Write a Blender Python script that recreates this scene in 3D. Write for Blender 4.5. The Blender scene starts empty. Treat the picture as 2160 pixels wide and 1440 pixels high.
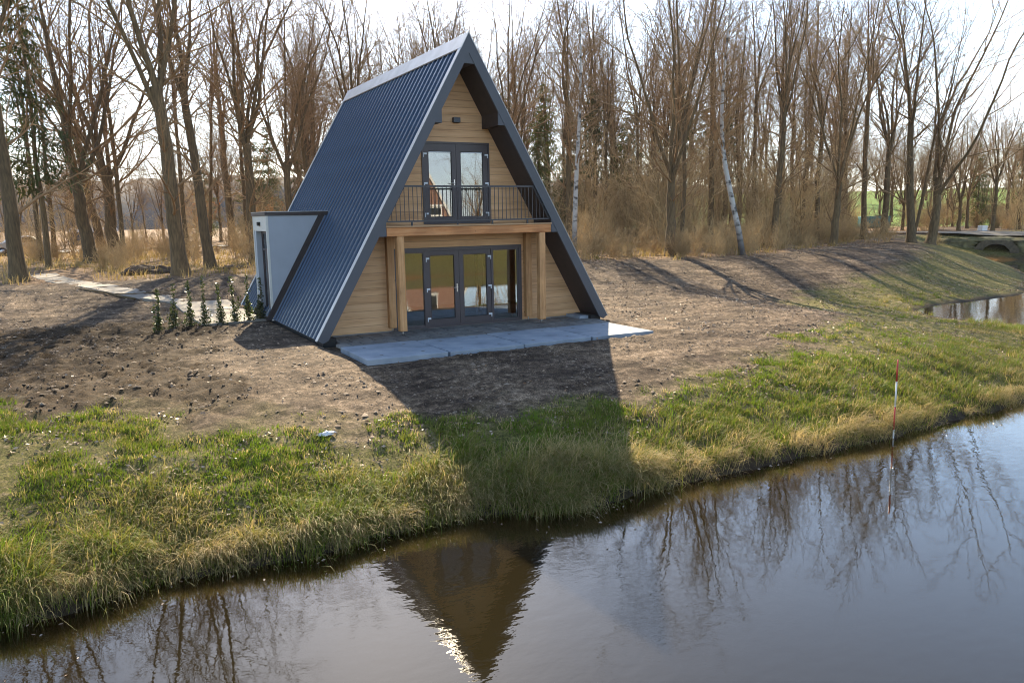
import bpy, bmesh, math
import numpy as np
from mathutils import Vector, Matrix

scene = bpy.context.scene
COL = scene.collection

# ------------------------------------------------------------------ camera
cam_d = bpy.data.cameras.new("camera")
cam_d.sensor_width = 36.0
cam_d.lens = 1673.48 / 2160.0 * 36.0
cam_d.clip_start = 0.1
cam_d.clip_end = 3000.0
cam = bpy.data.objects.new("camera", cam_d)
COL.objects.link(cam)
CAM_POS = (-9.3588, -19.3970, 3.0038)
YAW, PITCH, ROLL = 0.495125, 0.155917, -0.018154
_f = Vector((math.sin(YAW) * math.cos(PITCH), math.cos(YAW) * math.cos(PITCH), -math.sin(PITCH)))
_r0 = Vector((math.cos(YAW), -math.sin(YAW), 0.0))
_u0 = _r0.cross(_f)
_r = _r0 * math.cos(ROLL) + _u0 * math.sin(ROLL)
_u = -_r0 * math.sin(ROLL) + _u0 * math.cos(ROLL)
cam.matrix_world = Matrix(((_r.x, _u.x, -_f.x, CAM_POS[0]), (_r.y, _u.y, -_f.y, CAM_POS[1]),
                           (_r.z, _u.z, -_f.z, CAM_POS[2]), (0, 0, 0, 1)))
scene.camera = cam

# ------------------------------------------------------------------ sky and sun
SUN_EL, SUN_AZ = math.radians(33.2), math.radians(18.0)      # azimuth from +Y towards +X
SUN_VEC = Vector((math.sin(SUN_AZ) * math.cos(SUN_EL), math.cos(SUN_AZ) * math.cos(SUN_EL), math.sin(SUN_EL)))
world = bpy.data.worlds.new("World")
scene.world = world
world.use_nodes = True
wn, wl = world.node_tree.nodes, world.node_tree.links
wn.clear()
w_out = wn.new("ShaderNodeOutputWorld")
w_bg = wn.new("ShaderNodeBackground")
w_sky = wn.new("ShaderNodeTexSky")
w_sky.sky_type = 'NISHITA'
w_sky.sun_disc = False
w_sky.sun_elevation = SUN_EL
w_sky.sun_rotation = SUN_AZ
w_sky.altitude = 10.0
w_sky.air_density = 1.0
w_sky.dust_density = 0.5
w_sky.ozone_density = 1.2
w_bg.inputs[1].default_value = 0.12
# thin, evenly spread cloud over the whole sky
w_tc = wn.new("ShaderNodeTexCoord")
w_sep = wn.new("ShaderNodeSeparateXYZ")
w_add = wn.new("ShaderNodeMath"); w_add.operation = 'ADD'; w_add.inputs[1].default_value = 0.22
w_abs = wn.new("ShaderNodeMath"); w_abs.operation = 'ABSOLUTE'
w_dx = wn.new("ShaderNodeMath"); w_dx.operation = 'DIVIDE'
w_dy = wn.new("ShaderNodeMath"); w_dy.operation = 'DIVIDE'
w_cmb = wn.new("ShaderNodeCombineXYZ")
w_n = wn.new("ShaderNodeTexNoise")
w_n.inputs['Scale'].default_value = 0.85
w_n.inputs['Detail'].default_value = 6.0
w_n.inputs['Roughness'].default_value = 0.52
w_rmp = wn.new("ShaderNodeValToRGB")
w_rmp.color_ramp.elements[0].position = 0.36
w_rmp.color_ramp.elements[0].color = (0.25, 0.25, 0.25, 1)
w_rmp.color_ramp.elements[1].position = 0.66
w_rmp.color_ramp.elements[1].color = (1, 1, 1, 1)
w_mix = wn.new("ShaderNodeMixRGB")
w_mix.inputs[2].default_value = (6.6, 7.5, 8.6, 1)
wl.new(w_tc.outputs['Generated'], w_sep.inputs[0])
wl.new(w_sep.outputs[2], w_abs.inputs[0]); wl.new(w_abs.outputs[0], w_add.inputs[0])
wl.new(w_sep.outputs[0], w_dx.inputs[0]); wl.new(w_add.outputs[0], w_dx.inputs[1])
wl.new(w_sep.outputs[1], w_dy.inputs[0]); wl.new(w_add.outputs[0], w_dy.inputs[1])
wl.new(w_dx.outputs[0], w_cmb.inputs[0]); wl.new(w_dy.outputs[0], w_cmb.inputs[1])
wl.new(w_cmb.outputs[0], w_n.inputs['Vector'])
wl.new(w_n.outputs['Fac'], w_rmp.inputs[0])
# cloud banks pile up towards the horizon, all round
w_hz = wn.new("ShaderNodeMapRange")
w_hz.inputs[1].default_value = 0.04; w_hz.inputs[2].default_value = 0.29
w_hz.inputs[3].default_value = 0.85; w_hz.inputs[4].default_value = 0.07
wl.new(w_abs.outputs[0], w_hz.inputs[0])
w_fac = wn.new("ShaderNodeMath"); w_fac.operation = 'MULTIPLY'
wl.new(w_rmp.outputs[0], w_fac.inputs[0]); wl.new(w_hz.outputs[0], w_fac.inputs[1])
wl.new(w_fac.outputs[0], w_mix.inputs[0])
wl.new(w_sky.outputs[0], w_mix.inputs[1])
wl.new(w_mix.outputs[0], w_bg.inputs[0])
wl.new(w_bg.outputs[0], w_out.inputs[0])

sun_d = bpy.data.lights.new("sun", 'SUN')
sun_d.energy = 5.0
sun_d.angle = math.radians(0.55)
sun_d.color = (1.0, 0.83, 0.58)
sun = bpy.data.objects.new("sun", sun_d)
COL.objects.link(sun)
sun.location = SUN_VEC * 120
sun.rotation_euler = SUN_VEC.to_track_quat('Z', 'Y').to_euler()

scene.view_settings.view_transform = 'Standard'
scene.view_settings.look = 'None'
scene.view_settings.gamma = 1.0
scene.view_settings.use_curve_mapping = False
scene.view_settings.exposure = 1.45
scene.render.engine = 'CYCLES'
cy = scene.cycles
cy.use_denoising = True
cy.filter_width = 1.0
cy.max_bounces = 10
cy.diffuse_bounces = 3
cy.glossy_bounces = 5
cy.transmission_bounces = 6
cy.transparent_max_bounces = 16
cy.caustics_reflective = False
cy.caustics_refractive = False
cy.sample_clamp_indirect = 4.0

# ------------------------------------------------------------------ helpers
RNG = np.random.default_rng(7)

def tag(o, label=None, cat=None, group=None, kind=None):
    if label: o["label"] = label
    if cat: o["category"] = cat
    if group: o["group"] = group
    if kind: o["kind"] = kind
    return o

def empty(name, loc=(0, 0, 0), rz=0.0):
    o = bpy.data.objects.new(name, None)
    o.empty_display_size = 0.2
    COL.objects.link(o)
    o.location = loc
    o.rotation_euler = (0, 0, rz)
    return o

def link(name, me, parent=None, mat=None):
    o = bpy.data.objects.new(name, me)
    COL.objects.link(o)
    if mat is not None and len(me.materials) == 0:
        me.materials.append(mat)
    if parent is not None:
        o.parent = parent
    return o

def np_mesh(name, V, faces, smooth=False, attrs=None, uv=None):
    """V (n,3); faces: list of (m,k) int arrays"""
    me = bpy.data.meshes.new(name)
    V = np.ascontiguousarray(V, dtype=np.float32)
    me.vertices.add(len(V))
    me.vertices.foreach_set("co", V.ravel())
    faces = [np.asarray(f, dtype=np.int32) for f in faces if len(f)]
    loops = np.concatenate([f.ravel() for f in faces])
    tot = np.concatenate([np.full(len(f), f.shape[1], np.int32) for f in faces])
    start = np.concatenate([[0], np.cumsum(tot)[:-1]]).astype(np.int32)
    me.loops.add(len(loops))
    me.loops.foreach_set("vertex_index", loops)
    me.polygons.add(len(tot))
    me.polygons.foreach_set("loop_start", start)
    me.polygons.foreach_set("loop_total", tot)
    if smooth:
        me.polygons.foreach_set("use_smooth", np.ones(len(tot), bool))
    if attrs:
        for k, a in attrs.items():
            at = me.attributes.new(k, 'FLOAT', 'POINT')
            at.data.foreach_set("value", np.ascontiguousarray(a, dtype=np.float32))
    me.update(calc_edges=True)
    me.validate()
    return me

def box_mesh(name, x0, x1, y0, y1, z0, z1, bevel=0.0):
    V = [(x0, y0, z0), (x1, y0, z0), (x1, y1, z0), (x0, y1, z0), (x0, y0, z1), (x1, y0, z1), (x1, y1, z1), (x0, y1, z1)]
    F = [(0, 3, 2, 1), (4, 5, 6, 7), (0, 1, 5, 4), (1, 2, 6, 5), (2, 3, 7, 6), (3, 0, 4, 7)]
    me = bpy.data.meshes.new(name)
    me.from_pydata(V, [], F)
    if bevel > 0:
        bm = bmesh.new(); bm.from_mesh(me)
        bmesh.ops.bevel(bm, geom=bm.edges[:], offset=bevel, segments=1, affect='EDGES', profile=0.5)
        bm.to_mesh(me); bm.free()
    return me

def box(name, parent, mat, x0, x1, y0, y1, z0, z1, bevel=0.0):
    return link(name, box_mesh(name, x0, x1, y0, y1, z0, z1, bevel), parent, mat)

def prism_mesh(name, polys, y0, y1, axis='y', bevel=0.0):
    """extrude one or more xz polygons along y (axis 'y') or yz polygons along x, or xy along z"""
    V, F = [], []
    if isinstance(polys[0][0], (int, float)):
        polys = [polys]
    for poly in polys:
        n, b = len(poly), len(V)
        for yy in (y0, y1):
            for a, c in poly:
                V.append((a, yy, c) if axis == 'y' else ((yy, a, c) if axis == 'x' else (a, c, yy)))
        F.append(tuple(b + i for i in range(n)))
        F.append(tuple(b + n + i for i in reversed(range(n))))
        for i in range(n):
            j = (i + 1) % n
            F.append((b + j, b + i, b + n + i, b + n + j))
    me = bpy.data.meshes.new(name)
    me.from_pydata(V, [], F)
    bm = bmesh.new(); bm.from_mesh(me)
    bmesh.ops.recalc_face_normals(bm, faces=bm.faces[:])
    if bevel > 0:
        bmesh.ops.bevel(bm, geom=bm.edges[:], offset=bevel, segments=1, affect='EDGES', profile=0.5)
    bm.to_mesh(me); bm.free()
    return me

def prism(name, parent, mat, polys, y0, y1, axis='y', bevel=0.0):
    return link(name, prism_mesh(name, polys, y0, y1, axis, bevel), parent, mat)

def tubes(P, R, sides):
    """P (M,K,3), R (M,K) -> verts, quads (vectorised tubes)"""
    M, K, _ = P.shape
    T = np.gradient(P, axis=1)
    T /= np.linalg.norm(T, axis=2, keepdims=True) + 1e-9
    ref = np.tile(np.array([0.31, 0.95, 0.05]), (M, K, 1))
    par = np.abs((T * ref).sum(2)) > 0.93
    ref[par] = (0.9, -0.2, 0.4)
    A = np.cross(T, ref); A /= np.linalg.norm(A, axis=2, keepdims=True) + 1e-9
    B = np.cross(T, A)
    ang = np.arange(sides) / sides * 2 * np.pi
    ring = A[:, :, None, :] * np.cos(ang)[None, None, :, None] + B[:, :, None, :] * np.sin(ang)[None, None, :, None]
    V = P[:, :, None, :] + ring * R[:, :, None, None]
    idx = np.arange(M * K * sides).reshape(M, K, sides)
    a = idx[:, :-1, :]; b = idx[:, 1:, :]
    q = np.stack([a, np.roll(a, -1, 2), np.roll(b, -1, 2), b], -1).reshape(-1, 4)
    return V.reshape(-1, 3), q

class Buf:
    def __init__(self): self.V, self.F, self.n = [], [], 0
    def add(self, V, F):
        self.V.append(V); self.F.append(F + self.n); self.n += len(V)
    def mesh(self, name, smooth=True, attrs=None):
        byk = {}
        for f in self.F: byk.setdefault(f.shape[1], []).append(f)
        return np_mesh(name, np.concatenate(self.V), [np.concatenate(v) for v in byk.values()], smooth, attrs)

def tube_obj(name, parent, mat, pts, r, sides=8):
    P = np.array([pts], float); R = np.full((1, len(pts)), r) if np.isscalar(r) else np.array([r], float)
    V, F = tubes(P, R, sides)
    n = len(V)
    K = len(pts)
    me = np_mesh(name, V, [F, np.arange(sides)[None, ::-1], np.arange(n - sides, n)[None]], True)
    return link(name, me, parent, mat)

# ------------------------------------------------------------------ materials
def new_mat(name):
    m = bpy.data.materials.new(name)
    m.use_nodes = True
    n = m.node_tree.nodes
    return m, n, m.node_tree.links, n["Principled BSDF"]

def plain(name, col, rough=0.5, metal=0.0, spec=0.5, vary=0.0, vscale=8.0, bump=0.0, bscale=60.0, stretch=(1, 1, 1), rnd=0.0):
    """colour with procedural noise variation, per-object random and fine relief"""
    m, n, l, b = new_mat(name)
    b.inputs['Roughness'].default_value = rough
    b.inputs['Metallic'].default_value = metal
    b.inputs['Specular IOR Level'].default_value = spec
    tc = n.new("ShaderNodeTexCoord")
    mp = n.new("ShaderNodeMapping"); mp.inputs['Scale'].default_value = stretch
    l.new(tc.outputs['Object'], mp.inputs[0])
    c = n.new("ShaderNodeMixRGB")
    c.inputs[1].default_value = tuple(v * (1 - vary) for v in col) + (1,)
    c.inputs[2].default_value = tuple(min(1, v * (1 + vary)) for v in col) + (1,)
    nz = n.new("ShaderNodeTexNoise"); nz.inputs['Scale'].default_value = vscale; nz.inputs['Detail'].default_value = 5
    l.new(mp.outputs[0], nz.inputs['Vector'])
    rp = n.new("ShaderNodeValToRGB"); rp.color_ramp.elements[0].position = .3; rp.color_ramp.elements[1].position = .7
    l.new(nz.outputs['Fac'], rp.inputs[0]); l.new(rp.outputs[0], c.inputs[0])
    out = c.outputs[0]
    if rnd:
        oi = n.new("ShaderNodeObjectInfo")
        mr = n.new("ShaderNodeMapRange"); mr.inputs[3].default_value = 1 - rnd; mr.inputs[4].default_value = 1 + rnd
        l.new(oi.outputs['Random'], mr.inputs[0])
        hs = n.new("ShaderNodeHueSaturation")
        l.new(out, hs.inputs['Color']); l.new(mr.outputs[0], hs.inputs['Value'])
        out = hs.outputs[0]
    l.new(out, b.inputs['Base Color'])
    if bump:
        nb = n.new("ShaderNodeTexNoise"); nb.inputs['Scale'].default_value = bscale; nb.inputs['Detail'].default_value = 4
        l.new(mp.outputs[0], nb.inputs['Vector'])
        bp = n.new("ShaderNodeBump"); bp.inputs['Strength'].default_value = bump; bp.inputs['Distance'].default_value = 0.02
        l.new(nb.outputs['Fac'], bp.inputs['Height']); l.new(bp.outputs[0], b.inputs['Normal'])
    return m

def wood(name, dark, mid, light, axis=0, rough=0.6, grain=3.0, rnd=0.12, knots=False):
    m, n, l, b = new_mat(name)
    b.inputs['Roughness'].default_value = rough
    b.inputs['Specular IOR Level'].default_value = 0.3
    tc = n.new("ShaderNodeTexCoord"); oi = n.new("ShaderNodeObjectInfo")
    ad = n.new("ShaderNodeVectorMath"); ad.operation = 'ADD'
    sc = n.new("ShaderNodeVectorMath"); sc.operation = 'SCALE'; sc.inputs['Scale'].default_value = 37.0
    cb = n.new("ShaderNodeCombineXYZ")
    for i in range(3): l.new(oi.outputs['Random'], cb.inputs[i])
    l.new(cb.outputs[0], sc.inputs[0]); l.new(tc.outputs['Object'], ad.inputs[0]); l.new(sc.outputs[0], ad.inputs[1])
    mp = n.new("ShaderNodeMapping")
    s = [9.0 * grain] * 3; s[axis] = 0.55 * grain
    mp.inputs['Scale'].default_value = s
    l.new(ad.outputs[0], mp.inputs[0])
    nz = n.new("ShaderNodeTexNoise"); nz.inputs['Scale'].default_value = 1.0; nz.inputs['Detail'].default_value = 6; nz.inputs['Roughness'].default_value = .65
    nz.inputs['Distortion'].default_value = 0.6
    l.new(mp.outputs[0], nz.inputs['Vector'])
    rp = n.new("ShaderNodeValToRGB")
    e = rp.color_ramp.elements
    e[0].position = .28; e[0].color = (*dark, 1); e[1].position = .74; e[1].color = (*light, 1)
    k = e.new(.48); k.color = (*mid, 1)
    l.new(nz.outputs['Fac'], rp.inputs[0])
    mr = n.new("ShaderNodeMapRange"); mr.inputs[3].default_value = 1 - rnd; mr.inputs[4].default_value = 1 + rnd
    l.new(oi.outputs['Random'], mr.inputs[0])
    hs = n.new("ShaderNodeHueSaturation"); l.new(rp.outputs[0], hs.inputs['Color']); l.new(mr.outputs[0], hs.inputs['Value'])
    out = hs.outputs[0]
    if knots:
        vo = n.new("ShaderNodeTexVoronoi"); vo.inputs['Scale'].default_value = 3.2
        l.new(ad.outputs[0], vo.inputs['Vector'])
        kr = n.new("ShaderNodeValToRGB"); kr.color_ramp.elements[0].position = .045; kr.color_ramp.elements[1].position = .11
        kr.color_ramp.elements[0].color = (.25, .2, .18, 1); kr.color_ramp.elements[1].color = (1, 1, 1, 1)
        l.new(vo.outputs['Distance'], kr.inputs[0])
        mm = n.new("ShaderNodeMixRGB"); mm.blend_type = 'MULTIPLY'; mm.inputs[0].default_value = .9
        l.new(out, mm.inputs[1]); l.new(kr.outputs[0], mm.inputs[2]); out = mm.outputs[0]
        n2 = n.new("ShaderNodeTexNoise"); n2.inputs['Scale'].default_value = 1.7; n2.inputs['Detail'].default_value = 3
        l.new(ad.outputs[0], n2.inputs['Vector'])
        r2 = n.new("ShaderNodeValToRGB"); r2.color_ramp.elements[0].position = .42; r2.color_ramp.elements[1].position = .62
        r2.color_ramp.elements[0].color = (.72, .70, .70, 1)
        l.new(n2.outputs['Fac'], r2.inputs[0])
        m2 = n.new("ShaderNodeMixRGB"); m2.blend_type = 'MULTIPLY'; m2.inputs[0].default_value = .8
        l.new(out, m2.inputs[1]); l.new(r2.outputs[0], m2.inputs[2]); out = m2.outputs[0]
    l.new(out, b.inputs['Base Color'])
    bp = n.new("ShaderNodeBump"); bp.inputs['Strength'].default_value = .25; bp.inputs['Distance'].default_value = 0.006
    l.new(nz.outputs['Fac'], bp.inputs['Height']); l.new(bp.outputs[0], b.inputs['Normal'])
    return m

def glass_mat(name, tint=(.86, .9, .9), refl=1.0):
    """thin window pane: clear with fresnel reflection of two glass sheets"""
    m, n, l, b = new_mat(name)
    n.remove(b)
    out = n["Material Output"]
    tr = n.new("ShaderNodeBsdfTransparent"); tr.inputs[0].default_value = (*tint, 1)
    gl = n.new("ShaderNodeBsdfGlossy"); gl.inputs['Roughness'].default_value = 0.0
    gl.inputs[0].default_value = (1, 1, 1, 1)
    fr = n.new("ShaderNodeFresnel"); fr.inputs[0].default_value = 1.9 if refl >= 1 else 1.5
    mu = n.new("ShaderNodeMath"); mu.operation = 'MULTIPLY'; mu.use_clamp = True; mu.inputs[1].default_value = 1.3
    l.new(fr.outputs[0], mu.inputs[0])
    mx = n.new("ShaderNodeMixShader")
    l.new(mu.outputs[0], mx.inputs[0]); l.new(tr.outputs[0], mx.inputs[1]); l.new(gl.outputs[0], mx.inputs[2])
    l.new(mx.outputs[0], out.inputs[0])
    return m

M = {}
M['roof'] = plain('roof_sheet_anthracite', (.018, .040, .080), .25, vary=.12, vscale=1.5, spec=.5)
M['cap'] = plain('ridge_flashing_grey', (.40, .40, .40), .42, vary=.12, vscale=2.2, spec=.6, metal=.55)
M['fascia'] = plain('fascia_dark_grey', (.058, .064, .078), .5, vary=.08, vscale=2)
M['soffit'] = plain('soffit_dark_brown', (.036, .024, .022), .6, vary=.2, vscale=5)
M['clad'] = wood('oak_look_cladding', (.40, .215, .098), (.61, .355, .178), (.71, .45, .25), 0, .55, 1.1, .07)
M['beam'] = wood('douglas_beam', (.38, .14, .045), (.58, .255, .095), (.66, .335, .145), 0, .6, 2.0, .06, True)
M['post'] = wood('douglas_post', (.32, .155, .058), (.53, .28, .118), (.64, .37, .175), 2, .6, 2.0, .10, True)
M['deck'] = wood('deck_board', (.34, .19, .09), (.46, .28, .15), (.55, .36, .2), 0, .6, 2.0, .05)
M['frame'] = plain('door_frame_dark', (.052, .042, .047), .42, vary=.06)
M['white'] = plain('white_plastic', (.62, .66, .70), .4)
M['steel'] = plain('brushed_steel', (.62, .60, .57), .28, metal=.9)
M['rail'] = plain('railing_powdercoat', (.038, .038, .044), .45)
M['glass'] = glass_mat('window_glass')
M['black'] = plain('rubber_black', (.012, .012, .012), .8)
M['plaster'] = plain('interior_plaster', (.30, .29, .28), .9, vary=.04)
M['intfloor'] = plain('interior_screed', (.16, .155, .15), .6, vary=.15, vscale=3)
M['panel'] = plain('annex_panel_pale', (.36, .385, .415), .55, vary=.04, vscale=3, bump=.03, bscale=200)
M['cream'] = plain('annex_corner_cream', (.62, .60, .53), .5, vary=.06)
M['flash'] = plain('flashing_black_brown', (.028, .018, .016), .45, vary=.2)
M['reddoor'] = plain('door_dark_red', (.12, .03, .025), .5)
def concrete(name, c1, c2, stain, scale):
    m, n, l, b = new_mat(name)
    b.inputs['Roughness'].default_value = .72
    tc = n.new("ShaderNodeTexCoord"); oi = n.new("ShaderNodeObjectInfo")
    ad = n.new("ShaderNodeVectorMath"); ad.operation = 'ADD'
    cb = n.new("ShaderNodeCombineXYZ"); l.new(oi.outputs['Random'], cb.inputs[0]); l.new(oi.outputs['Random'], cb.inputs[1])
    sc = n.new("ShaderNodeVectorMath"); sc.operation = 'SCALE'; sc.inputs['Scale'].default_value = 23.0
    l.new(cb.outputs[0], sc.inputs[0]); l.new(tc.outputs['Object'], ad.inputs[0]); l.new(sc.outputs[0], ad.inputs[1])
    nz = n.new("ShaderNodeTexNoise"); nz.inputs['Scale'].default_value = scale; nz.inputs['Detail'].default_value = 7; nz.inputs['Roughness'].default_value = .6
    l.new(ad.outputs[0], nz.inputs['Vector'])
    rp = n.new("ShaderNodeValToRGB"); e = rp.color_ramp.elements
    e[0].position = .3; e[0].color = (*stain, 1); e[1].position = .68; e[1].color = (*c2, 1); k = e.new(.46); k.color = (*c1, 1)
    l.new(nz.outputs['Fac'], rp.inputs[0])
    mr = n.new("ShaderNodeMapRange"); mr.inputs[3].default_value = .86; mr.inputs[4].default_value = 1.14
    l.new(oi.outputs['Random'], mr.inputs[0])
    hs = n.new("ShaderNodeHueSaturation"); l.new(rp.outputs[0], hs.inputs['Color']); l.new(mr.outputs[0], hs.inputs['Value'])
    l.new(hs.outputs[0], b.inputs['Base Color'])
    n2 = n.new("ShaderNodeTexNoise"); n2.inputs['Scale'].default_value = 90; n2.inputs['Detail'].default_value = 4
    l.new(tc.outputs['Object'], n2.inputs['Vector'])
    bp = n.new("ShaderNodeBump"); bp.inputs['Strength'].default_value = .25; bp.inputs['Distance'].default_value = .004
    l.new(n2.outputs['Fac'], bp.inputs['Height']); l.new(bp.outputs[0], b.inputs['Normal'])
    return m
M['slab'] = concrete('concrete_slab', (.20, .235, .275), (.28, .31, .345), (.125, .15, .18), 1.4)  # neutral concrete, with the blue of skylit shade tinted into its colour
M['pathslab'] = concrete('path_concrete', (.20, .175, .14), (.27, .235, .19), (.11, .09, .068), 1.6)
M['paver'] = concrete('weathered_paver', (.13, .128, .122), (.19, .18, .165), (.08, .078, .075), 2.2)
M['bark'] = plain('bark_olive_brown', (.122, .082, .038), .9, vary=.45, vscale=5, bump=.9, bscale=14, stretch=(3, 3, .5), rnd=.15)
M['twig'] = plain('twig_brown', (.26, .158, .072), .85, vary=.25, vscale=2, rnd=.12)
M['sap'] = plain('sapling_twig_tan', (.44, .31, .15), .85, vary=.3, vscale=3, rnd=.25)
M['sapbark'] = plain('sapling_bark', (.24, .165, .075), .9, vary=.3, vscale=6, rnd=.2)
M['shrub'] = plain('shrub_twig_tan', (.46, .315, .145), .85, vary=.3, vscale=3, rnd=.25)
# ------------------------------------------------------------------ terrain heights
def hash2(ix,iy,seed):
    n=(ix.astype(np.int64)*374761393+iy.astype(np.int64)*668265263+seed*1442695041)&0xffffffff
    n=((n^(n>>13))*1274126177)&0xffffffff
    return ((n^(n>>16))&0xffff)/65535.0
def vnoise(x,y,seed=0):
    x=np.asarray(x,float);y=np.asarray(y,float)
    ix=np.floor(x);iy=np.floor(y);fx=x-ix;fy=y-iy
    fx=fx*fx*(3-2*fx);fy=fy*fy*(3-2*fy);ix=ix.astype(np.int64);iy=iy.astype(np.int64)
    a=hash2(ix,iy,seed);b=hash2(ix+1,iy,seed);c=hash2(ix,iy+1,seed);d=hash2(ix+1,iy+1,seed)
    return (a+(b-a)*fx)+((c+(d-c)*fx)-(a+(b-a)*fx))*fy
def fbm(x,y,o=4,seed=0):
    s=0.;a=.5
    for i in range(o): s=s+a*vnoise(x,y,seed+i*17);a*=.5;x=x*2.03+3.1;y=y*2.03-1.7
    return s
def sstep(a,b,t):
    t=np.clip((t-a)/(b-a),0,1);return t*t*(3-2*t)
ZW=-1.5
POND=np.array([(-400,-9.0),(-40,-9.2),(-11,-9.05),(-9.8,-9.2),(-9.0,-8.85),(-7.5,-9.05),(-6.6,-9.1),(-5.9,-8.9),(-4.5,-8.85),(-3.7,-9.1),(-3.2,-9.55),(-2.2,-9.55),(-1.6,-9.4),(1,-9.45),(4.5,-9.45),(6.6,-9.3),(9.7,-9.2),(15,-9.0),(18.5,-8.2),(20.6,-5.6),(21.7,-2.2),(21.8,.8),(23.2,2.9),(25.2,3.8),(34,4.3),(43,8.5),(52,15.0),(60.2,23.),(65.5,17.5),(64,6),(60,-8),(50,-22),(38,-33),(18,-35),(-400,-37)],float)
def pond_sd(x,y):
    """signed distance to the shore, positive on land"""
    x=np.asarray(x,float);y=np.asarray(y,float);best=np.full(x.shape,1e9);ins=np.zeros(x.shape,bool)
    n=len(POND)
    for i in range(n):
        ax,ay=POND[i];bx,by=POND[(i+1)%n];ex,ey=bx-ax,by-ay
        t=np.clip(((x-ax)*ex+(y-ay)*ey)/(ex*ex+ey*ey),0,1)
        best=np.minimum(best,np.hypot(x-ax-t*ex,y-ay-t*ey))
        if ay!=by: ins^=((ay>y)!=(by>y))&(x<(bx-ax)*(y-ay)/(by-ay)+ax)
    return np.where(ins,-best,best)
def ground_z(x,y):
    x=np.asarray(x,float);y=np.asarray(y,float)
    d=pond_sd(x,y)+(fbm(x*1.3,y*1.3,3,5)-.45)*.35
    z=np.interp(d,[-6,-2.5,-.5,0,.2,.9,2.3,4,6.2,400],[-2.9,-2.3,-1.72,-1.5,-1.32,-1.08,-.6,-.32,-.09,-.09])
    k=sstep(9,16,x)*(1-sstep(5,14,y))*(d>0)
    z=z*(1-k)+k*np.minimum(z,-1.46+.10*np.clip(d,0,20))
    z=z+.68*sstep(9,18,y+.05*np.abs(x))*sstep(1,8,d)
    z=z+.9*sstep(-38,-50,y)
    far=np.hypot(x,y)
    z=z+(fbm(x*.12,y*.12,3,9)-.45)*.25*sstep(12,30,far)*sstep(1,6,d)
    u=(x-60)*.80+(y-40)*.60; v=-(x-60)*.60+(y-40)*.80
    z=z+7.5*sstep(38,150,u)*(1-sstep(45,120,np.abs(v)))
    return z
GB=np.array([(-14,-2.2),(-10.8,-3.5),(-9.4,-4.3),(-7.98,-5.35),(-6.5,-5.9),(-4.6,-6.5),(-2.4,-6.9),(-.57,-7.28),(1.6,-7.2),(3.65,-6.79),(8.45,-4.67),(13.4,-1.5),(17.3,5.2),(22,7.6),(30.4,9.0),(42,15.),(60,30)])
def grass_edge(x): return np.interp(x,GB[:,0],GB[:,1])
# ------------------------------------------------------------------ the A-frame house
W, ZB, H, D, YW = 4.36, 0.05, 7.72, 10.47, 1.02
TH = math.atan2(H - ZB, W)
CT, ST = math.cos(TH), math.sin(TH)
T = 0.25                       # roof build-up, measured square to the slope
SL = math.hypot(W, H - ZB)     # slope length

def half(z, inset=0.0):
    """half width of the A at height z, inset square to the slope"""
    return W - (z - ZB) / math.tan(TH) - inset / ST

def band(sign, a, b, z0=None, z1=None):
    """xz polygon of the roof slope between insets a (outer) and b (inner), mitred at the ridge"""
    z0 = ZB if z0 is None else z0
    def apex(i): return (0.0, H - i / CT)
    return [(sign * half(z0, a), z0), apex(a), apex(b), (sign * half(z0, b), z0)]

house = empty('a_frame_house', (0, 0, 0))
tag(house, 'A-frame house with dark ribbed metal roof and wood clad gable beside the pond', 'house')

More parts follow.
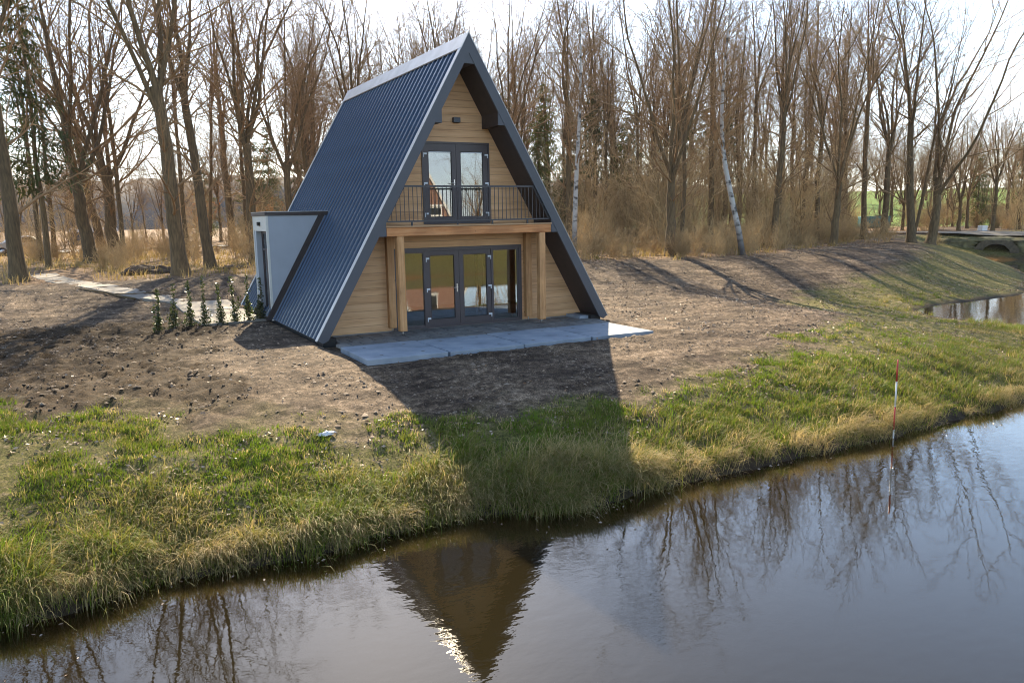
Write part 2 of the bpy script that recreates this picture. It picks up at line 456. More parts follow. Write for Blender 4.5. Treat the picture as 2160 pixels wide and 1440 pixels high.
for sgn, nm in ((-1, 'left'), (1, 'right')):
    slope = prism('roof', house, M['soffit'], band(sgn, .05, T), .05, D - .05)
    # ribbed sheets: one mesh, copied along the ridge
    pitch = (D - 0.34) / 30.0
    Ls = SL - 0.34
    prof = [(0.0, 0.0), (pitch - .062, 0.0), (pitch - .048, .036), (pitch - .014, .036), (pitch, 0.0)]
    V, F = [], []
    for s in (0.0, Ls):
        for (yy, hh) in prof:
            off = -.046 + hh
            V.append((sgn * (W - s * CT) + sgn * ST * off, yy, ZB + s * ST + CT * off))
        for (yy, hh) in prof:
            off = -.055 + hh
            V.append((sgn * (W - s * CT) + sgn * ST * off, yy, ZB + s * ST + CT * off))
    n5 = len(prof)
    for i in range(n5 - 1):
        F.append((i, i + 1, 2 * n5 + i + 1, 2 * n5 + i))
        F.append((n5 + i + 1, n5 + i, 3 * n5 + i, 3 * n5 + i + 1))
        F.append((i, n5 + i, n5 + i + 1, i + 1))
        F.append((2 * n5 + i, 2 * n5 + i + 1, 3 * n5 + i + 1, 3 * n5 + i))
    pm = bpy.data.meshes.new('roof_panel'); pm.from_pydata(V, [], F); pm.materials.append(M['roof'])
    bm = bmesh.new(); bm.from_mesh(pm); bmesh.ops.recalc_face_normals(bm, faces=bm.faces[:]); bm.to_mesh(pm); bm.free()
    for k in range(30):
        o = link('roof_panel', pm, slope); o.location = (0, .17 + k * pitch, 0)
    # gable edge: fascia board and the pale rake flashing
    lo = [(sgn * half(ZB, 0), ZB), (0, H), (0, H - T / CT), (sgn * half(ZB - .02, T), ZB - .02), (sgn * (half(ZB, .11)), ZB - .09)]
    prism('fascia_board', house, M['fascia'], lo, -.012, .05)
    prism('fascia_board', house, M['fascia'], band(sgn, 0, T), D - .05, D)
    for y0, y1 in ((-.016, .165), (D - .165, D + .004)):
        fl = prism('rake_flashing', house, M['cap'],
                   [(sgn * half(ZB - .02, 0), ZB - .02), (0, H), (0, H + .012 / CT), (sgn * half(ZB - .02, -.012), ZB - .02)], y0, y1)
    # boxed purlin ends under the overhang: upper pair and the pair at the balcony
    for (xi, zb2) in ((.82, 5.43), (2.45, 2.555)):
        zt = H - (xi + T / ST) * math.tan(TH)
        xo = half(zb2, T)
        prism('boxed_purlin', house, M['fascia'], [(sgn * xi, zt), (sgn * xi, zb2), (sgn * (xo + .02), zb2)], .002, .04)
        prism('boxed_purlin', house, M['soffit'], [(sgn * xi, zt), (sgn * xi, zb2), (sgn * (xo + .02), zb2)], .041, YW - .022)
    # foot plinth and ground beam
    prism('foot_plinth', house, M['black'], [(sgn * (W - .16), -.25), (sgn * (W - .16), .06), (sgn * (W - .5), .06), (sgn * (W - .5), -.25)], .12, D - .1)
prism('ridge_collar', house, M['fascia'], [(0, H - T / CT + .02), (-.165, 6.955), (.165, 6.955)], .004, .04)
prism('ridge_collar', house, M['soffit'], [(0, H - T / CT), (-.165, 6.955), (.165, 6.955)], .041, YW - .022)
cw = .46
prism('ridge_cap', house, M['cap'], [(0, H + .022), (-cw * CT - .008, H - cw * ST + .018), (-cw * CT + .006, H - cw * ST - .006), (0, H + .002),
                                    (cw * CT - .006, H - cw * ST - .006), (cw * CT + .008, H - cw * ST + .018)], -.02, D + .01)

# gable wall: core and cladding boards, cut round the two glazed fronts
wall = empty('gable_wall', (0, 0, 0)); wall.parent = house
OPEN = [(-2.0, 2.0, -.02, 2.2), (-1.02, 1.02, 2.84, 5.05)]
zs = sorted(set([round(.2 * i - .02, 3) for i in range(0, 37)] + [2.2, 2.84, 5.05]))
zs = [z for i, z in enumerate(zs) if i == 0 or z - zs[i - 1] > .035 or z in (2.2, 2.84, 5.05)]
zs = [z for i, z in enumerate(zs) if not (i + 1 < len(zs) and zs[i + 1] - z < .035 and z not in (2.2, 2.84, 5.05))]
core = []
for z0, z1 in zip(zs[:-1], zs[1:]):
    a0, a1 = half(z0, T), half(z1, T)
    if a1 <= 0.03: 
        a1 = 0.0
        if a0 <= .05: break
    zm = .5 * (z0 + z1)
    cuts = [o for o in OPEN if o[2] < zm < o[3]]
    g = .0028
    spans = []
    if cuts:
        xl, xr = cuts[0][0], cuts[0][1]
        spans.append([(-a0, z0 + g), (xl, z0 + g), (xl, z1 - g), (-a1, z1 - g)])
        spans.append([(xr, z0 + g), (a0, z0 + g), (a1, z1 - g), (xr, z1 - g)])
    else:
        p = [(-a0, z0 + g), (a0, z0 + g), (a1, z1 - g)]
        if a1 > 0: p.append((-a1, z1 - g))
        spans.append(p)
    for p in spans:
        prism('cladding_board', wall, M['clad'], p, YW - .018, YW + .006)
        q = [(x, (zz - g) if zz < zm else (zz + g)) for x, zz in p]
        core.append(q)
me = prism_mesh('wall_core', core, YW + .007, YW + .13); link('wall_core', me, wall, M['soffit'])
# back wall and inside
prism('back_wall', house, M['clad'], [(-half(-.02, T), -.02), (half(-.02, T), -.02), (0, H - T / CT)], D - 1.1, D - .95)
room = empty('interior', (0, 0, 0)); room.parent = house
box('room_floor', room, M['intfloor'], -3.95, 3.95, YW - .02, D - 1.1, -.12, -.005)
prism('upper_floor', room, M['plaster'], [(-half(2.5, T), 2.5), (half(2.5, T), 2.5), (half(2.78, T), 2.78), (-half(2.78, T), 2.78)], YW + .14, D - 1.1)
for sgn in (-1, 1):
    prism('wall_lining', room, M['plaster'], [(sgn * half(0, T), 0), (0, H - T / CT), (0, H - (T + .02) / CT), (sgn * half(0, T + .02), 0)], YW + .14, D - 1.1)
prism('inner_wall', room, M['plaster'], [(-half(0, T), 0), (half(0, T), 0), (half(2.5, T), 2.5), (-half(2.5, T), 2.5)], 6.2, 6.3)
prism('inner_wall', room, M['plaster'], [(-half(2.79, T), 2.79), (half(2.79, T), 2.79), (0, H - T / CT)], 5.2, 5.3)
box('room_column', room, M['soffit'], 1.55, 1.75, 3.0, 3.2, 0, 2.5)

def hinge_mesh(x, z, s):
    V, F = [], []
    def b(x0, x1, y0, y1, z0, z1):
        k = len(V)
        V.extend([(x0, y0, z0), (x1, y0, z0), (x1, y1, z0), (x0, y1, z0), (x0, y0, z1), (x1, y0, z1), (x1, y1, z1), (x0, y1, z1)])
        F.extend([tuple(k + i for i in f) for f in ((0, 3, 2, 1), (4, 5, 6, 7), (0, 1, 5, 4), (1, 2, 6, 5), (2, 3, 7, 6), (3, 0, 4, 7))])
    yb = YW - .03
    b(min(x, x + s * .10), max(x, x + s * .10), yb - .028, yb, z - .02, z + .025)
    b(min(x, x + s * .022), max(x, x + s * .022), yb - .024, yb, z - .085, z - .02)
    me = bpy.data.meshes.new('hinge'); me.from_pydata(V, [], F); return me

def ring_frame(name, parent, mat, x0, x1, z0, z1, xi0, xi1, zi0, zi1, y0, y1):
    """rectangular frame with an opening, as four bars in one mesh"""
    polys = [[(x0, z0), (x1, z0), (x1, zi0), (x0, zi0)], [(x0, zi1), (x1, zi1), (x1, z1), (x0, z1)],
             [(x0, zi0), (xi0, zi0), (xi0, zi1), (x0, zi1)], [(xi1, zi0), (x1, zi0), (x1, zi1), (xi1, zi1)]]
    return prism(name, parent, mat, polys, y0, y1)

def door_leaf(x0, x1, z0, z1, g, hinge_side, hz, handle=None):
    d = ring_frame('door', house, M['frame'], x0, x1, z0, z1, g[0], g[1], g[2], g[3], YW - .028, YW + .04)
    box('pane', d, M['glass'], g[0] - .004, g[1] + .004, YW - .004, YW + .004, g[2] - .004, g[3] + .004)
    ring_frame('glazing_bead', d, M['black'], g[0] - .001, g[1] + .001, g[2] - .001, g[3] + .001, g[0] + .012, g[1] - .012, g[2] + .012, g[3] - .012, YW - .02, YW - .006)
    for z in hz:
        xh = x0 - .005 if hinge_side < 0 else x1 + .005
        link('hinge', hinge_mesh(xh, z, -hinge_side), d, M['white'])
    if handle:
        hx, hzz = handle
        pl = box('handle', d, M['steel'], hx - .017, hx + .017, YW - .038, YW - .0285, hzz - .13, hzz + .10, .004)
        tube_obj('lever', pl, M['steel'], [(hx, YW - .036, hzz), (hx, YW - .085, hzz), (hx - .012, YW - .092, hzz), (hx - .13, YW - .092, hzz - .004)], .0105, 8)
    return d

# ground floor front: frame, two door leaves, two fixed side lights
fr = ring_frame('door_frame', house, M['frame'], -2.0, 2.0, -.02, 2.2, -1.92, 1.92, .03, 2.105, YW - .05, YW + .06)
for s in (-1, 1):
    box('mullion', fr, M['frame'], min(s * 1.005, s * 1.075), max(s * 1.005, s * 1.075), YW - .048, YW + .058, .03, 2.105)
    x0, x1 = sorted((s * 1.085, s * 1.87))
    sw = ring_frame('side_window', house, M['frame'], *sorted((s * 1.075, s * 1.92)), .03, 2.105, x0, x1, .075, 2.06, YW - .03, YW + .04)
    box('pane', sw, M['glass'], x0 - .004, x1 + .004, YW - .004, YW + .004, .071, 2.064)
door_leaf(-1.0, -.004, .032, 2.10, (-.88, -.145, .205, 1.98), -1, (.24, 1.06, 1.90), (-.075, 1.07))
door_leaf(.004, 1.0, .032, 2.10, (.135, .87, .205, 1.98), 1, (.24, 1.06, 1.90))
# balcony doors
fr2 = ring_frame('door_frame', house, M['frame'], -1.02, 1.02, 2.84, 5.05, -.975, .975, 2.88, 5.0, YW - .05, YW + .06)
door_leaf(-.972, -.004, 2.883, 4.997, (-.825, -.135, 3.03, 4.80), -1, (3.12, 3.94, 4.72), (-.068, 3.94))
door_leaf(.004, .972, 2.883, 4.997, (.135, .825, 3.03, 4.80), 1, (3.12, 3.94, 4.72))
for x0, x1 in ((-.825, -.135), (.135, .825)):
    box('trickle_vent', fr2, M['white'], x0 + .02, x1 - .02, YW - .024, YW - .006, 4.765, 4.785)
    box('trickle_vent', fr2, M['black'], x0, x1, YW - .02, YW - .005, 4.786, 4.80)
lamp = box('wall_lamp', house, M['fascia'], -.08, .125, YW - .13, YW - .02, 5.57, 5.70, .006)
box('lamp_lens', lamp, M['black'], -.06, .105, YW - .12, YW - .03, 5.562, 5.569)

# balcony: beam, deck, railing, posts
box('beam', house, M['beam'], -2.44, 2.45, .02, .22, 2.555, 2.775, .008)
for k in range(6):
    box('deck_board', house, M['deck'], -2.46, 2.465, -.01 + k * .165, .149 + k * .165, 2.78, 2.815, .004)
for x in (-2.165, 1.965 + .105):
    for (y0, y1) in ((.03, .215), (YW - .21, YW - .022)):
        box('post', house, M['post'], x, x + .195, y0, y1, .085, 2.552, .008)
        tube_obj('post_foot', house, M['steel'], [(x + .1, .5 * (y0 + y1), -.02), (x + .1, .5 * (y0 + y1), .09)], .014, 8)
box('post_tie', house, M['beam'], -2.165, -1.97, .22, YW - .03, 2.56, 2.77, .006)
box('post_tie', house, M['beam'], 2.07, 2.265, .22, YW - .03, 2.56, 2.77, .006)
rail = empty('railing', (0, 0, 0)); rail.parent = house
def rx(z): return half(z, T) + .005
yr = .085
prism('handrail', rail, M['rail'], [(-rx(3.80), 3.80), (rx(3.80), 3.80), (rx(3.845), 3.845), (-rx(3.845), 3.845)], yr - .025, yr + .025)
prism('bottom_rail', rail, M['rail'], [(-rx(2.91), 2.91), (rx(2.91), 2.91), (rx(2.95), 2.95), (-rx(2.95), 2.95)], yr - .02, yr + .02)
for s in (-1, 1):
    prism('side_rail', rail, M['rail'], [(s * rx(2.95), 2.95), (s * rx(3.80), 3.80), (s * (rx(3.80) - .05), 3.80), (s * (rx(2.95) - .05), 2.95)], yr - .02, yr + .02)
x = -2.26
while x < 2.27:
    zt = min(3.80, H - (abs(x) + .04 + T / ST) * math.tan(TH))
    if zt - 2.95 > .06:
        box('baluster', rail, M['rail'], x - .0075, x + .0075, yr - .0075, yr + .0075, 2.95, zt)
    x += .1185
for x in (-1.72, -.42, .62, 1.72):
    box('rail_foot', rail, M['rail'], x - .02, x + .02, yr - .02, yr + .02, 2.815, 2.91)

# side entrance built out of the roof slope
an = empty('entrance_annex', (0, 0, 0)); an.parent = house
AX, A0, A1, AZ = -W + .01, 5.2, 7.22, 3.16
def roofx(z): return -half(z, 0)
for y0, y1 in ((A0, A0 + .1), (A1 - .1, A1)):
    prism('cheek', an, M['panel'], [(AX, .02), (AX, AZ), (roofx(AZ) + .12, AZ), (roofx(.1) + .12, .02)], y0, y1)
box('corner_trim', an, M['cream'], AX - .022, AX + .045, A0 - .012, A0 + .07, .0, AZ)
box('corner_trim', an, M['cream'], AX - .022, AX + .045, A1 - .07, A1 + .012, .0, AZ)
box('header_panel', an, M['cream'], AX - .012, AX + .06, A0 + .071, A1 - .071, 2.70, AZ)
box('coping', an, M['flash'], AX - .05, roofx(AZ) + .25, A0 - .04, A1 + .04, AZ + .001, AZ + .105, .006)
box('coping_edge', an, M['cap'], AX - .055, roofx(AZ) + .2, A0 - .046, A1 + .046, AZ + .106, AZ + .124)
def up(z, o): return (-half(z, -o), z)
prism('junction_flashing', an, M['flash'], [up(.02, .0), up(AZ + .12, .0), up(AZ + .12, .17), up(.02, .17)], A0 - .022, A0 - .003)
prism('junction_flashing', an, M['flash'], [up(.02, .0), up(AZ + .12, .0), up(AZ + .12, .17), up(.02, .17)], A1 + .003, A1 + .022)
yd0, yd1, xd = A0 + .16, A1 - .32, AX + .16
box('reveal', an, M['panel'], AX + .0, AX + .17, A1 - .32, A1 - .101, .0, 2.70)
box('reveal', an, M['panel'], AX + .0, AX + .17, A0 + .101, A0 + .16, .0, 2.70)
df = prism('door_frame', an, M['frame'], [[(yd0, 2.62), (yd1, 2.62), (yd1, 2.70), (yd0, 2.70)], [(yd0, 2.08), (yd1, 2.08), (yd1, 2.15), (yd0, 2.15)],
       [(yd0, .02), (yd0 + .07, .02), (yd0 + .07, 2.62), (yd0, 2.62)], [(yd1 - .07, .02), (yd1, .02), (yd1, 2.62), (yd1 - .07, 2.62)]], xd, xd + .07, axis='x')
box('transom_pane', an, M['glass'], xd + .03, xd + .036, yd0 + .06, yd1 - .06, 2.14, 2.63)
box('door_panel', an, M['frame'], xd + .02, xd + .06, yd0 + .075, yd1 - .42, .03, 2.075, .004)
box('side_pane', an, M['glass'], xd + .03, xd + .036, yd1 - .40, yd1 - .075, .03, 2.075)
box('blind', an, M['plaster'], xd + .12, xd + .13, yd0, yd1, .02, 2.7)
tube_obj('pull_handle', an, M['steel'], [(xd - .05, yd0 + .2, .8), (xd - .05, yd0 + .2, 1.7)], .016, 8)
box('entrance_lamp', an, M['black'], AX - .09, AX - .013, 6.1, 6.26, 2.86, 2.98, .005)

# ------------------------------------------------------------------ patio
patio = empty('patio', (0, 0, 0)); tag(patio, kind='structure')
for k in range(4):
    x0 = -4.06 + k * 1.967
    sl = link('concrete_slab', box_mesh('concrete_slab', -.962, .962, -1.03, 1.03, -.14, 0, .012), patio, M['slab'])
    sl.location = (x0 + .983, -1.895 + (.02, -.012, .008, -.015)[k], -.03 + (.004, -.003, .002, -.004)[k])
    sl.rotation_euler = ((.002, -.003, .002, .001)[k], (.001, .002, -.002, .002)[k], (-.003, .002, -.001, .002)[k])
    for (lx, ly) in ((-.5, .62), (.5, -.62), (-.5, -.62), (.5, .62)):
        e = link('lifting_point', box_mesh('lifting_point', -.035, .035, -.035, .035, 0, .003), patio, M['paver'])
        e.location = (sl.location.x + lx, sl.location.y + ly, sl.location.z + .002)
pav = box_mesh('paver', -.141, .141, -.292, .292, -.07, 0, .006); pav.materials.append(M['paver'])
for r, yy in enumerate((-.545, .065, .675)):
    x = -3.84 + (.15 if r % 2 else 0)
    while x < 3.95:
        if abs(x) < half(0, T) - .1 or yy < .3:
            o = link('paver', pav, patio)
            o.location = (x, yy, -.035 + .005 * math.sin(x * 7.3 + r * 2.1))
            o.rotation_euler = (.006 * math.sin(x * 5.1 + r), .008 * math.sin(x * 9.7 + r * 3), .006 * math.sin(x * 3.3 + r))
        x += .303
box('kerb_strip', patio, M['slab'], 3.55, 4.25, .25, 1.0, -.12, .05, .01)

# ------------------------------------------------------------------ slab path to the side door
path = empty('path', (0, 0, 0)); tag(path, kind='structure')
for i, (px, py, rz, lx, ly) in enumerate([(-5.35, 6.9, .02, .95, .95), (-5.4, 8.85, -.03, .95, .95), (-5.5, 10.8, .06, .95, .95), 
                              (-6.35, 12.5, .75, .62, .98), (-7.55, 14.05, .55, .62, .98), (-8.5, 15.8, .45, .6, .98), (-9.25, 17.65, .33, .58, .98),
                              (-9.85, 19.55, .28, .58, .98), (-10.35, 21.5, .22, .58, .98), (-10.72, 23.5, .15, .58, .98), (-10.95, 25.5, .08, .58, .98)]):
    o = link('path_slab', box_mesh('path_slab', -lx, lx, -ly, ly, -.12, .0, .01), path, M['pathslab'])
    gz = float(ground_z(np.array([px]), np.array([py]))[0])
    gx = float(ground_z(np.array([px]), np.array([py + .8]))[0] - ground_z(np.array([px]), np.array([py - .8]))[0]) / 1.6
    o.location = (px, py, gz + (.05 if i < 3 else .012)); o.rotation_euler = (math.atan(gx), 0, rz)
# ------------------------------------------------------------------ ground
FE = np.array([(-60, 24), (-15, 19.5), (-5, 18.6), (8, 17.5), (15, 16.3), (25, 14.9), (38, 19.5), (60, 32), (120, 60)], float)
def forest_edge(x): return np.interp(x, FE[:, 0], FE[:, 1])

def zones(x, y):
    d = pond_sd(x, y)
    n1 = fbm(x * .9, y * .9, 4, 21) - .47
    n2 = fbm(x * .35, y * .35, 3, 33) - .45
    grass = sstep(-1.1, .9, grass_edge(x) - y + n1 * 3.0 + n2 * 1.5)
    grass = np.maximum(grass, sstep(-37.6, -39.5, y))
    litter = sstep(-.9, .9, y - forest_edge(x) + n1 * 3.5)
    tilled = sstep(-.7, .7, -6.7 - x + .06 * y + n1 * 3.2 + n2 * 2) * sstep(9.5, 7.5, y + n1 * 2) * (1 - grass)
    wet = sstep(.75, .0, d + n1 * .5)
    u = (x - 60) * .80 + (y - 40) * .60; v = -(x - 60) * .60 + (y - 40) * .80
    meadow = sstep(30, 44, u) * (1 - sstep(60, 130, np.abs(v)))
    return d, grass, litter, tilled, wet, meadow

def micro(x, y, grass, tilled, d):
    far = 1 - sstep(26, 40, np.hypot(x, y + 3))
    clod = fbm(x * 4.2, y * 4.2, 3, 51) - .45
    fine = fbm(x * 11, y * 11, 2, 71) - .38
    ruts = fbm(x * .8 + y * 2.2, y * 1.2 - x * 2.0, 3, 91) - .45
    a = .07 + .17 * tilled + .05 * grass
    z = (clod * a + fine * (.055 + .06 * tilled) + ruts * (.09 + .05 * tilled)) * far
    flat = sstep(5.4, 4.6, np.abs(x)) * sstep(-3.4, -2.6, y) * sstep(11.5, 10.5, y)
    return z * (1 - .75 * flat) * sstep(-.3, .5, d)

def gz(x, y):
    x = np.asarray(x, float); y = np.asarray(y, float)
    d, g, l, t, w, m = zones(x, y)
    return ground_z(x, y) + micro(x, y, g, t, d)

def axis_coords(lo, hi, step, out_lo, out_hi, growth):
    c = list(np.arange(lo, hi + 1e-6, step))
    s = step
    while c[-1] < out_hi: s *= growth; c.append(c[-1] + s)
    s = step; a = []
    v = lo
    while v > out_lo: s *= growth; v -= s; a.append(v)
    return np.array(a[::-1] + c)

gxs = axis_coords(-14.5, 21.5, .092, -700, 800, 1.075)
gys = axis_coords(-10.3, 12.5, .092, -220, 900, 1.075)
GX, GY = np.meshgrid(gxs, gys)
gx, gy = GX.ravel(), GY.ravel()
gd, g_grass, g_litter, g_till, g_wet, g_mead = zones(gx, gy)
gzv = ground_z(gx, gy) + micro(gx, gy, g_grass, g_till, gd)
# keep the soil below the patio, the paving and the inside floor
under = (np.abs(gx) < 4.2) & (gy > -3.05) & (gy < 10.2)
gzv[under] = np.minimum(gzv[under], -.16)
nx, ny = len(gxs), len(gys)
idx = np.arange(nx * ny).reshape(ny, nx)
quads = np.stack([idx[:-1, :-1], idx[:-1, 1:], idx[1:, 1:], idx[1:, :-1]], -1).reshape(-1, 4)
gme = np_mesh('ground', np.stack([gx, gy, gzv], -1), [quads], True,
              dict(grass=g_grass, litter=g_litter, tilled=g_till, wet=g_wet, meadow=g_mead, depth=np.clip(-gd, 0, 6)))

m, n, l, b = new_mat('ground_soil')
b.inputs['Roughness'].default_value = .86
b.inputs['Specular IOR Level'].default_value = .14
geo = n.new("ShaderNodeNewGeometry")
def nz(scale, detail=5, rough=.6):
    t = n.new("ShaderNodeTexNoise"); t.inputs['Scale'].default_value = scale; t.inputs['Detail'].default_value = detail; t.inputs['Roughness'].default_value = rough
    l.new(geo.outputs['Position'], t.inputs['Vector']); return t
def ramp(src, stops):
    r = n.new("ShaderNodeValToRGB"); e = r.color_ramp.elements
    e[0].position, e[0].color = stops[0][0], (*stops[0][1], 1); e[1].position, e[1].color = stops[-1][0], (*stops[-1][1], 1)
    for p, c in stops[1:-1]: k = e.new(p); k.color = (*c, 1)
    l.new(src, r.inputs[0]); return r.outputs[0]
def att(name):
    a = n.new("ShaderNodeAttribute"); a.attribute_name = name; return a.outputs['Fac']
def mix(fac, a, b_, mode='MIX'):
    x = n.new("ShaderNodeMixRGB"); x.blend_type = mode
    if isinstance(fac, float): x.inputs[0].default_value = fac
    else: l.new(fac, x.inputs[0])
    l.new(a, x.inputs[1])
    l.new(b_, x.inputs[2]); return x.outputs[0]
big, mid, fin = nz(.55, 4), nz(5.5, 8, .72), nz(34, 5, .75)
soil = ramp(mid.outputs['Fac'], [(.33, (.042, .030, .021)), (.46, (.108, .079, .054)), (.57, (.195, .150, .108)), (.70, (.36, .29, .22))])
patch = ramp(big.outputs['Fac'], [(.38, (.60, .56, .54)), (.62, (1.15, 1.12, 1.08))])
soil = mix(1.0, soil, patch, 'MULTIPLY')
mps = n.new('ShaderNodeMapping'); mps.inputs['Rotation'].default_value = (0, 0, .35); mps.inputs['Scale'].default_value = (.35, 1.5, 1)
l.new(geo.outputs['Position'], mps.inputs[0])
stn = n.new('ShaderNodeTexNoise'); stn.inputs['Scale'].default_value = 1.3; stn.inputs['Detail'].default_value = 6; stn.inputs['Roughness'].default_value = .65
l.new(mps.outputs[0], stn.inputs['Vector'])
streak = ramp(stn.outputs['Fac'], [(.38, (.42, .38, .36)), (.50, (.95, .93, .9)), (.64, (1.5, 1.48, 1.45))])  # dark streaks: organic debris plus shadow worked into the soil colour
soil = mix(.9, soil, streak, 'MULTIPLY')
fleck = ramp(fin.outputs['Fac'], [(.38, (.26, .245, .23)), (.52, (.95, .95, .95)), (.64, (1.9, 1.8, 1.7))])
soil = mix(.85, soil, fleck, 'MULTIPLY')
till = ramp(mid.outputs['Fac'], [(.32, (.026, .016, .008)), (.52, (.058, .037, .019)), (.72, (.115, .075, .040))])
till = mix(.8, till, fleck, 'MULTIPLY')
gr = ramp(mid.outputs['Fac'], [(.32, (.045, .038, .016)), (.44, (.095, .098, .018)), (.55, (.17, .145, .05)), (.68, (.31, .235, .145))])
gr = mix(.8, gr, fleck, 'MULTIPLY')
lit = ramp(mid.outputs['Fac'], [(.30, (.105, .062, .034)), (.48, (.215, .130, .070)), (.62, (.30, .205, .12)), (.75, (.16, .14, .05))])
lit = mix(.7, lit, fleck, 'MULTIPLY')
mea = ramp(mid.outputs['Fac'], [(.3, (.10, .17, .03)), (.7, (.17, .26, .05))])
wetc = ramp(mid.outputs['Fac'], [(.3, (.030, .022, .014)), (.7, (.075, .055, .035))])
bed = ramp(mid.outputs['Fac'], [(.3, (.16, .075, .018)), (.7, (.26, .13, .035))])
c = mix(att('tilled'), soil, till)
c = mix(att('litter'), c, lit)
c = mix(att('grass'), c, gr)
c = mix(att('meadow'), c, mea)
c = mix(att('wet'), c, wetc)
dr = n.new("ShaderNodeMapRange"); dr.inputs[1].default_value = .05; dr.inputs[2].default_value = .3
l.new(att('depth'), dr.inputs[0])
c = mix(dr.outputs[0], c, bed)
l.new(c, b.inputs['Base Color'])
b1 = n.new("ShaderNodeBump"); b1.inputs['Strength'].default_value = 1.0; b1.inputs['Distance'].default_value = .05
b2 = n.new("ShaderNodeBump"); b2.inputs['Strength'].default_value = .8; b2.inputs['Distance'].default_value = .035
l.new(mid.outputs['Fac'], b1.inputs['Height']); l.new(fin.outputs['Fac'], b2.inputs['Height'])
l.new(b1.outputs[0], b2.inputs['Normal']); l.new(b2.outputs[0], b.inputs['Normal'])
ground = link('ground', gme, None, m); tag(ground, kind='structure')

# ------------------------------------------------------------------ pond water
m, n, l, b = new_mat('pond_water'); n.remove(b)
geo = n.new("ShaderNodeNewGeometry")
mp = n.new("ShaderNodeMapping"); mp.inputs['Rotation'].default_value = (0, 0, .5); mp.inputs['Scale'].default_value = (1.0, 1.7, 1)
l.new(geo.outputs['Position'], mp.inputs[0])
w1 = n.new("ShaderNodeTexNoise"); w1.inputs['Scale'].default_value = 2.6; w1.inputs['Detail'].default_value = 3; w1.inputs['Roughness'].default_value = .5
w2 = n.new("ShaderNodeTexNoise"); w2.inputs['Scale'].default_value = 9.0; w2.inputs['Detail'].default_value = 2
w3 = n.new("ShaderNodeTexNoise"); w3.inputs['Scale'].default_value = .22; w3.inputs['Detail'].default_value = 2
l.new(mp.outputs[0], w1.inputs['Vector']); l.new(mp.outputs[0], w2.inputs['Vector']); l.new(geo.outputs['Position'], w3.inputs['Vector'])
gust = n.new("ShaderNodeMapRange"); gust.inputs[1].default_value = .40; gust.inputs[2].default_value = .62; gust.inputs[3].default_value = .25; gust.inputs[4].default_value = 1.0
l.new(w3.outputs['Fac'], gust.inputs[0])
sm = n.new("ShaderNodeMath"); sm.operation = 'MULTIPLY_ADD'; sm.inputs[1].default_value = .22
l.new(w2.outputs['Fac'], sm.inputs[0]); l.new(w1.outputs['Fac'], sm.inputs[2])
hm = n.new("ShaderNodeMath"); hm.operation = 'MULTIPLY'
l.new(sm.outputs[0], hm.inputs[0]); l.new(gust.outputs[0], hm.inputs[1])
bp = n.new("ShaderNodeBump"); bp.inputs['Strength'].default_value = 1.0; bp.inputs['Distance'].default_value = .0030
l.new(hm.outputs[0], bp.inputs['Height'])
fr_ = n.new("ShaderNodeFresnel"); fr_.inputs[0].default_value = 1.34
gl = n.new("ShaderNodeBsdfGlossy"); gl.inputs['Roughness'].default_value = .0; gl.inputs[0].default_value = (1, 1, 1, 1)
l.new(bp.outputs[0], fr_.inputs['Normal']); l.new(bp.outputs[0], gl.inputs['Normal'])
tr = n.new("ShaderNodeBsdfTransparent"); tr.inputs[0].default_value = (.60, .42, .2, 1)
df_ = n.new("ShaderNodeBsdfDiffuse"); df_.inputs[0].default_value = (.018, .014, .006, 1)
m1 = n.new("ShaderNodeMixShader"); ta = n.new("ShaderNodeAttribute"); ta.attribute_name = 'turbid'; l.new(ta.outputs['Fac'], m1.inputs[0])
l.new(tr.outputs[0], m1.inputs[1]); l.new(df_.outputs[0], m1.inputs[2])
boost = n.new("ShaderNodeMath"); boost.operation = 'MULTIPLY'; boost.use_clamp = True; boost.inputs[1].default_value = 1.45
l.new(fr_.outputs[0], boost.inputs[0])
m2 = n.new("ShaderNodeMixShader"); l.new(boost.outputs[0], m2.inputs[0]); l.new(m1.outputs[0], m2.inputs[1]); l.new(gl.outputs[0], m2.inputs[2])
l.new(m2.outputs[0], n["Material Output"].inputs[0])
wx = axis_coords(-14, 36, .4, -420, 75, 1.2); wy = axis_coords(-12.5, 6, .25, -42, 27, 1.15)
WX, WY = np.meshgrid(wx, wy); wi = np.arange(WX.size).reshape(WX.shape)
water = link('pond_water', np_mesh('pond_water', np.stack([WX.ravel(), WY.ravel(), np.full(WX.size, ZW)], -1),
             [np.stack([wi[:-1, :-1], wi[:-1, 1:], wi[1:, 1:], wi[1:, :-1]], -1).reshape(-1, 4)], True,
             dict(turbid=1 - np.exp(-2.3 * np.clip(ZW - ground_z(WX.ravel(), WY.ravel()), 0, 3)))), None, m)
tag(water, kind='structure')

# ------------------------------------------------------------------ roads
def strip(name, pts, width, lift, mat):
    pts = np.array(pts, float)
    t = np.linspace(0, 1, 60); k = np.linspace(0, 1, len(pts))
    cx = np.interp(t, k, pts[:, 0]); cy_ = np.interp(t, k, pts[:, 1])
    dx, dy = np.gradient(cx), np.gradient(cy_); ln = np.hypot(dx, dy); nxv, nyv = -dy / ln, dx / ln
    cols = np.linspace(-.5, .5, 6) * width
    X = cx[:, None] + nxv[:, None] * cols[None]; Y = cy_[:, None] + nyv[:, None] * cols[None]
    Z = gz(X.ravel(), Y.ravel()) + lift
    Z = np.maximum(Z, .45)
    i = np.arange(X.size).reshape(X.shape)
    o = link(name, np_mesh(name, np.stack([X.ravel(), Y.ravel(), Z], -1), [np.stack([i[:-1, :-1], i[:-1, 1:], i[1:, 1:], i[1:, :-1]], -1).reshape(-1, 4)], True), None, mat)
    return tag(o, kind='structure')
